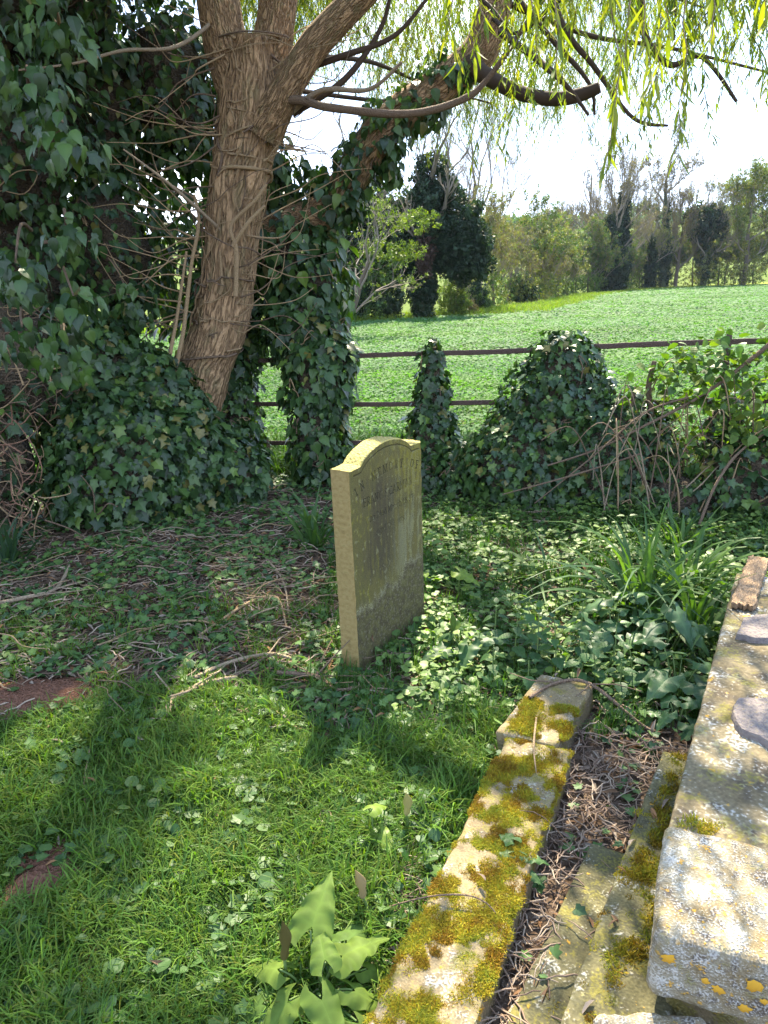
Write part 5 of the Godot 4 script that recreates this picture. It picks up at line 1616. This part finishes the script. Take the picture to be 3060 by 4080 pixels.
func build_sticks() -> void:
	var big := [
		["thick curved stick with a broken end on the lawn's edge", [[-.84, -2.50], [-.845, -2.62], [-.75, -2.73], [-.62, -2.76]], .016, M.stem_pale],
		["forked pale stick beside the thick curved stick", [[-.80, -2.78], [-.69, -2.90], [-.52, -2.96], [-.40, -2.9]], .010, M.stem_pale],
		["long grey branch lying in front of the ivy column", [[-1.33, -5.11], [-1.08, -5.24], [-.91, -5.39], [-.65, -5.42]], .012, M.stem_pale],
		["curved grey branch on bare litter at the far left", [[-2.05, -3.52], [-1.87, -3.60], [-1.75, -3.74], [-1.78, -4.02]], .013, M.stem_pale],
		["long thin brown twig crossing the ivy carpet", [[-1.31, -3.1], [-1.1, -3.26], [-.89, -3.29], [-.63, -3.13], [-.41, -3.03]], .006, M.vine],
		["bent twig arching over the ivy carpet left of the headstone", [[-.86, -3.15], [-.68, -3.48], [-.55, -3.52], [-.47, -3.21]], .007, M.vine],
		["pale twig running towards the headstone's foot", [[-.73, -4.17], [-.55, -3.75], [-.47, -3.31]], .006, M.stem_pale],
		["brown root-like stick at the headstone's foot", [[-.46, -2.78], [-.3, -2.75], [-.21, -2.64], [-.10, -2.66]], .010, M.stem],
		["brown stem across the short kerb stone", [[.50, -2.40], [.62, -2.50], [.74, -2.48], [.90, -2.33], [.98, -2.30]], .007, M.stem],
		["straight thin stem lying across the middle of the kerb", [[.02, -1.93], [.20, -1.88], [.40, -1.82], [.52, -1.70]], .0022, M.stem],
		["thin brown stem across the near end of the kerb", [[-.06, -1.58], [.10, -1.52], [.22, -1.49], [.29, -1.42]], .0022, M.stem],
		["pale stem curving over the paving slab at the bottom", [[.40, -1.52], [.33, -1.38], [.23, -1.26], [.16, -1.16]], .0045, M.stem_pale],
		["grey bent grass stem on the lawn", [[-1.07, -2.33], [-1.03, -2.16], [-.98, -2.03], [-.92, -1.98]], .003, M.vine],
		["pale straight twig on the lawn", [[-.74, -1.92], [-.60, -1.90], [-.48, -1.86]], .003, M.stem_pale],
		["thin stick leaning on the short kerb stone's moss", [[.50, -2.28], [.46, -2.12], [.44, -1.98]], .0035, M.vine],
	]
	for s in big:
		var p0 := on(s[1][0][0], s[1][0][1])
		var t := thing("stick", s[0], "stick", p0, "fallen sticks")
		var pts := []
		for q in s[1]:
			var up: float = .012 + s[2]
			var local := Vector2(q[0], q[1])
			var d := Vector2(.421, -.907)
			var rel := local - Vector2(-.115, -1.12)
			if rel.dot(d) > -.02 and rel.dot(d) < 1.75 and absf(rel.dot(Vector2(.907, .421)) - .1) < .12: up = .108
			pts.append(on(q[0], q[1], up + rf(0, .012)) - p0)
		var mb := MB.new()
		tube(mb, smoothed(pts, 6), [s[2], s[2] * .9, s[2] * .45], 8, Color.WHITE, 1, 1, s[2] * .25)
		part("shaft", mb.mesh(s[3]), t)
		if s[2] > .0055:
			for k in 3:
				var a: Vector3 = pts[1 + rng.randi() % (pts.size() - 2)] if pts.size() > 2 else pts[0]
				var d := Vector3(rf(-1, 1), rf(0, .25), rf(-1, 1)).normalized() * rf(.08, .25)
				var b := MB.new()
				tube(b, [a, a + d * .5 + rdir() * .015, a + d], [s[2] * .45, s[2] * .2], 5)
				part("side_twig", b.mesh(s[3]), t)
	for k in 80:
		var x := rf(-2.2, -.15)
		var z := rf(-4.6, -2.75)
		var a := rf(-.9, .9)
		var l := rf(.15, .5)
		var p := on(x, z, .03)
		var t := thing("twig", "thin brown twig among the fallen twigs on the ivy carpet", "twig", p, "small twigs on the ivy carpet")
		var mb := MB.new()
		tube(mb, smoothed(wander(Vector3.ZERO, Vector3(cos(a) * l, rf(-.01, .05), sin(a) * l), 4, l * .06), 3), [rf(.002, .0045), .0015], 5)
		part("shaft", mb.mesh(pick([M.vine, M.stem, M.stem_pale])), t)

# ---------------------------------------------------------------- ground cover

func on_stone(x: float, z: float) -> bool:
	var p := Vector2(x, z)
	var d := Vector2(.421, -.907)
	var n := Vector2(.907, .421)
	var a := p - Vector2(-.115, -1.12)
	if a.dot(d) > -.05 and a.dot(d) < 1.68 and a.dot(n) > -.01 and a.dot(n) < .225: return true
	d = Vector2(.485, -.874)
	n = Vector2(.874, .485)
	a = p - Vector2(.56, -1.21)
	if a.dot(d) > -.2 and a.dot(d) < 2.2 and a.dot(n) > -.02 and a.dot(n) < 1.0: return true
	a = p - Vector2(.275, -1.085)
	if a.dot(d) > -.1 and a.dot(d) < 1.15 and a.dot(n) > -.0 and a.dot(n) < .25: return true
	a = p - Vector2(-.128, -2.819)
	if a.dot(Vector2(.568, -.823)) > -.01 and a.dot(Vector2(.568, -.823)) < .54 and a.dot(Vector2(.823, .568)) > -.1 and a.dot(Vector2(.823, .568)) < .01: return true
	return false

func in_gully(x: float, z: float) -> bool:
	var a := Vector2(x, z) - Vector2(-.115, -1.12)
	return a.dot(Vector2(.907, .421)) > .2 and a.dot(Vector2(.421, -.907)) < 1.45 and a.dot(Vector2(.907, .421)) < .62

func bare(x: float, z: float) -> bool:
	return Vector2((x + 1.44) / .27, (z + 2.68) / .15).length() < 1.0 or Vector2((x + 1.0) / .11, (z + 1.74) / .15).length() < 1.0

func lawn(x: float, z: float) -> float:
	# 1 where it is mown grass, 0 where ivy carpets the ground
	var line := -2.55 + .25 * smoothstep(-1.0, .1, x) + .22 * noise.get_noise_2d(x * 2.2, z * 2.2)
	return smoothstep(-.28, .22, z - line)

func build_ground_cover() -> void:
	var mass := func(called: String, label: String) -> Node3D:
		var o := Node3D.new()
		o.name = called
		add_child(o)
		tag(o, label, "", "", "stuff")
		return o
	# grass
	var items := []
	var tones := [Color(.12, .20, .038), Color(.14, .225, .042), Color(.10, .175, .038), Color(.17, .235, .05)]
	for k in 15000:
		var x := rf(-2.4, .75)
		var z := rf(-3.6, -.85)
		if absf(x) > -z * .62 + .25: continue
		var f := lawn(x, z)
		if rng.randf() > f * .95 + .05 or on_stone(x, z) or in_gully(x, z) or bare(x, z): continue
		if x > -.05 and Vector2(x, z).distance_to(Vector2(.05, -1.55)) < .35 and rng.randf() < .5: continue
		var n := noise.get_noise_2d(x * 3.0, z * 3.0)
		var s := rf(.06, .105) * (1.0 + .6 * n)
		items.append([Transform3D(Basis(Vector3.UP, rf(0, TAU)).scaled_local(Vector3(s * 1.1, s * rf(.7, 1.2), s * 1.1)), on(x, z)), (tones[rng.randi() % 4] as Color).lerp(Color(.14, .23, .035), clampf(n, 0, .6)), 0.0])
	scatter(mass.call("grass", "short green churchyard grass"), "grass_tufts", L.tuft, "grass", items)
	# ivy carpet
	items = []
	for k in 46000:
		var x := rf(-3.6, 3.2)
		var z := rf(-6.2, -1.2)
		if absf(x) > -z * .60 + .4: continue
		if on_stone(x, z) or bare(x, z): continue
		var f := 1.0 - lawn(x, z)
		if x > -.2 and z > -2.6: f = maxf(f, .25)
		if in_gully(x, z): f = .12
		f *= smoothstep(-.42, .0, noise.get_noise_2d(x * 1.9 + 30.0, z * 1.9))
		if rng.randf() > f + .03: continue
		var p := on(x, z, absf(rng.randfn(0, .02)) + .006)
		var nn := Vector3.UP * 1.4 + rdir() * .8
		items.append([Transform3D(frame(rdir() * Vector3(1, .3, 1), nn, rf(.025, .052)), p), (pick([Color(.085, .165, .045), Color(.105, .19, .05), Color(.07, .14, .045), Color(.125, .21, .055), Color(.05, .105, .04)]) as Color), 0.0])
	scatter(mass.call("ground_ivy", "carpet of small ivy leaves"), "leaves", L.ivy, "carpet", items)
	# mixed leafy weeds in the sun right of the headstone
	items = []
	for k in 13000:
		var x := rf(-.05, 2.4)
		var z := rf(-4.9, -2.45)
		if on_stone(x, z): continue
		var n := noise.get_noise_2d(x * 2.4 + 9.0, z * 2.4)
		if n < -.15: continue
		var p := on(x, z, rf(.01, .05 + .12 * clampf(n + .3, 0, 1)))
		items.append([Transform3D(frame(rdir() * Vector3(1, .25, 1), Vector3.UP * 1.5 + rdir() * .7, rf(.018, .042)), p), pick([Color(.125, .21, .05), Color(.15, .235, .055), Color(.10, .18, .05), Color(.175, .255, .06)]), 0.0, 0 if rng.randf() < .6 else 1])
	scatter(mass.call("leafy_weeds", "low leafy weeds between the headstone and the ledger"), "leaves", [L.round_leaf, L.nettle_leaf], "herb", items)
	items = []
	for k in 1300:
		var x := rf(-.3, 2.5)
		var z := rf(-4.9, -2.3)
		if on_stone(x, z): continue
		var s := rf(.07, .16)
		items.append([Transform3D(Basis(Vector3.UP, rf(0, TAU)).scaled_local(Vector3(s * .6, s, s * .6)), on(x, z)), Color(.075, .15, .035) * rf(.8, 1.2), 0.0])
	scatter(mass.call("rough_grass", "scattered blades of rough grass among the weeds"), "grass_tufts", L.tuft, "grass", items)
	# small broad weeds in the lawn
	items = []
	for k in 3600:
		var x := rf(-1.9, .2)
		var z := rf(-2.7, -1.0)
		if on_stone(x, z) or noise.get_noise_2d(x * 4.0 + 60.0, z * 4.0) < .05: continue
		items.append([Transform3D(frame(rdir() * Vector3(1, .2, 1), Vector3.UP * 1.5 + rdir() * .6, rf(.02, .05)), on(x, z, rf(.015, .05))), pick([Color(.07, .14, .04), Color(.085, .155, .045), Color(.055, .12, .04)]), 0.0])
	scatter(mass.call("lawn_weeds", "small broad-leaved weeds in the grass"), "leaves", [L.round_leaf, L.ivy[1]], "herb", items)
	# dead twigs and curled leaves
	items = []
	var browns := [Color(.19, .13, .09), Color(.25, .18, .125), Color(.13, .09, .065), Color(.33, .26, .19)]
	var put := func(x: float, z: float, up: float, l: float) -> void:
		items.append([Transform3D(frame(rdir() * Vector3(1, .12, 1), Vector3.UP + rdir() * .3, 1.0) * Basis(Vector3.BACK, PI / 2).scaled(Vector3.ONE * l), on(x, z, up)), pick(browns), 0.0, rng.randi() % 5])
	for k in 4600:
		var x := rf(-.3, 1.05)
		var z := rf(-2.5, -1.0)
		if not in_gully(x, z): continue
		var a := Vector2(x, z) - Vector2(.13, -1.06)
		var onflat := a.dot(Vector2(.874, .485)) > .03 and a.dot(Vector2(.485, -.874)) < .86
		if onflat and rng.randf() < .96: continue
		put.call(x, z, rf(.005, .045), rf(.03, .10))
	for k in 700:
		var x := rf(-.25, .1)
		var z := rf(-1.95, -1.2)
		if not on_stone(x, z): put.call(x, z, rf(.005, .025), rf(.03, .08))
	for k in 5000:
		var x := rf(-3.0, 1.4)
		var z := rf(-5.4, -2.4)
		if not on_stone(x, z): put.call(x, z, rf(.005, .03), rf(.04, .14))
	scatter(mass.call("twig_litter", "litter of broken brown twigs"), "twigs", L.litter, "dry", items)
	items = []
	for k in 6500:
		var x := rf(-2.6, 1.3)
		var z := rf(-4.6, -1.0)
		var g := in_gully(x, z)
		if on_stone(x, z) and rng.randf() < .9: continue
		if not g and lawn(x, z) > .5 and rng.randf() < .85: continue
		var up := rf(.005, .03) if not on_stone(x, z) else .13
		items.append([Transform3D(frame(rdir() * Vector3(1, .2, 1), Vector3.UP + rdir() * .6, rf(.03, .06)), on(x, z, up)), pick([Color(.20, .15, .11), Color(.26, .21, .16), Color(.15, .09, .05), Color(.24, .13, .06)]), 0.0])
	scatter(mass.call("dead_leaves", "curled dead willow leaves"), "leaves", [L.dry_leaf], "dry", items)
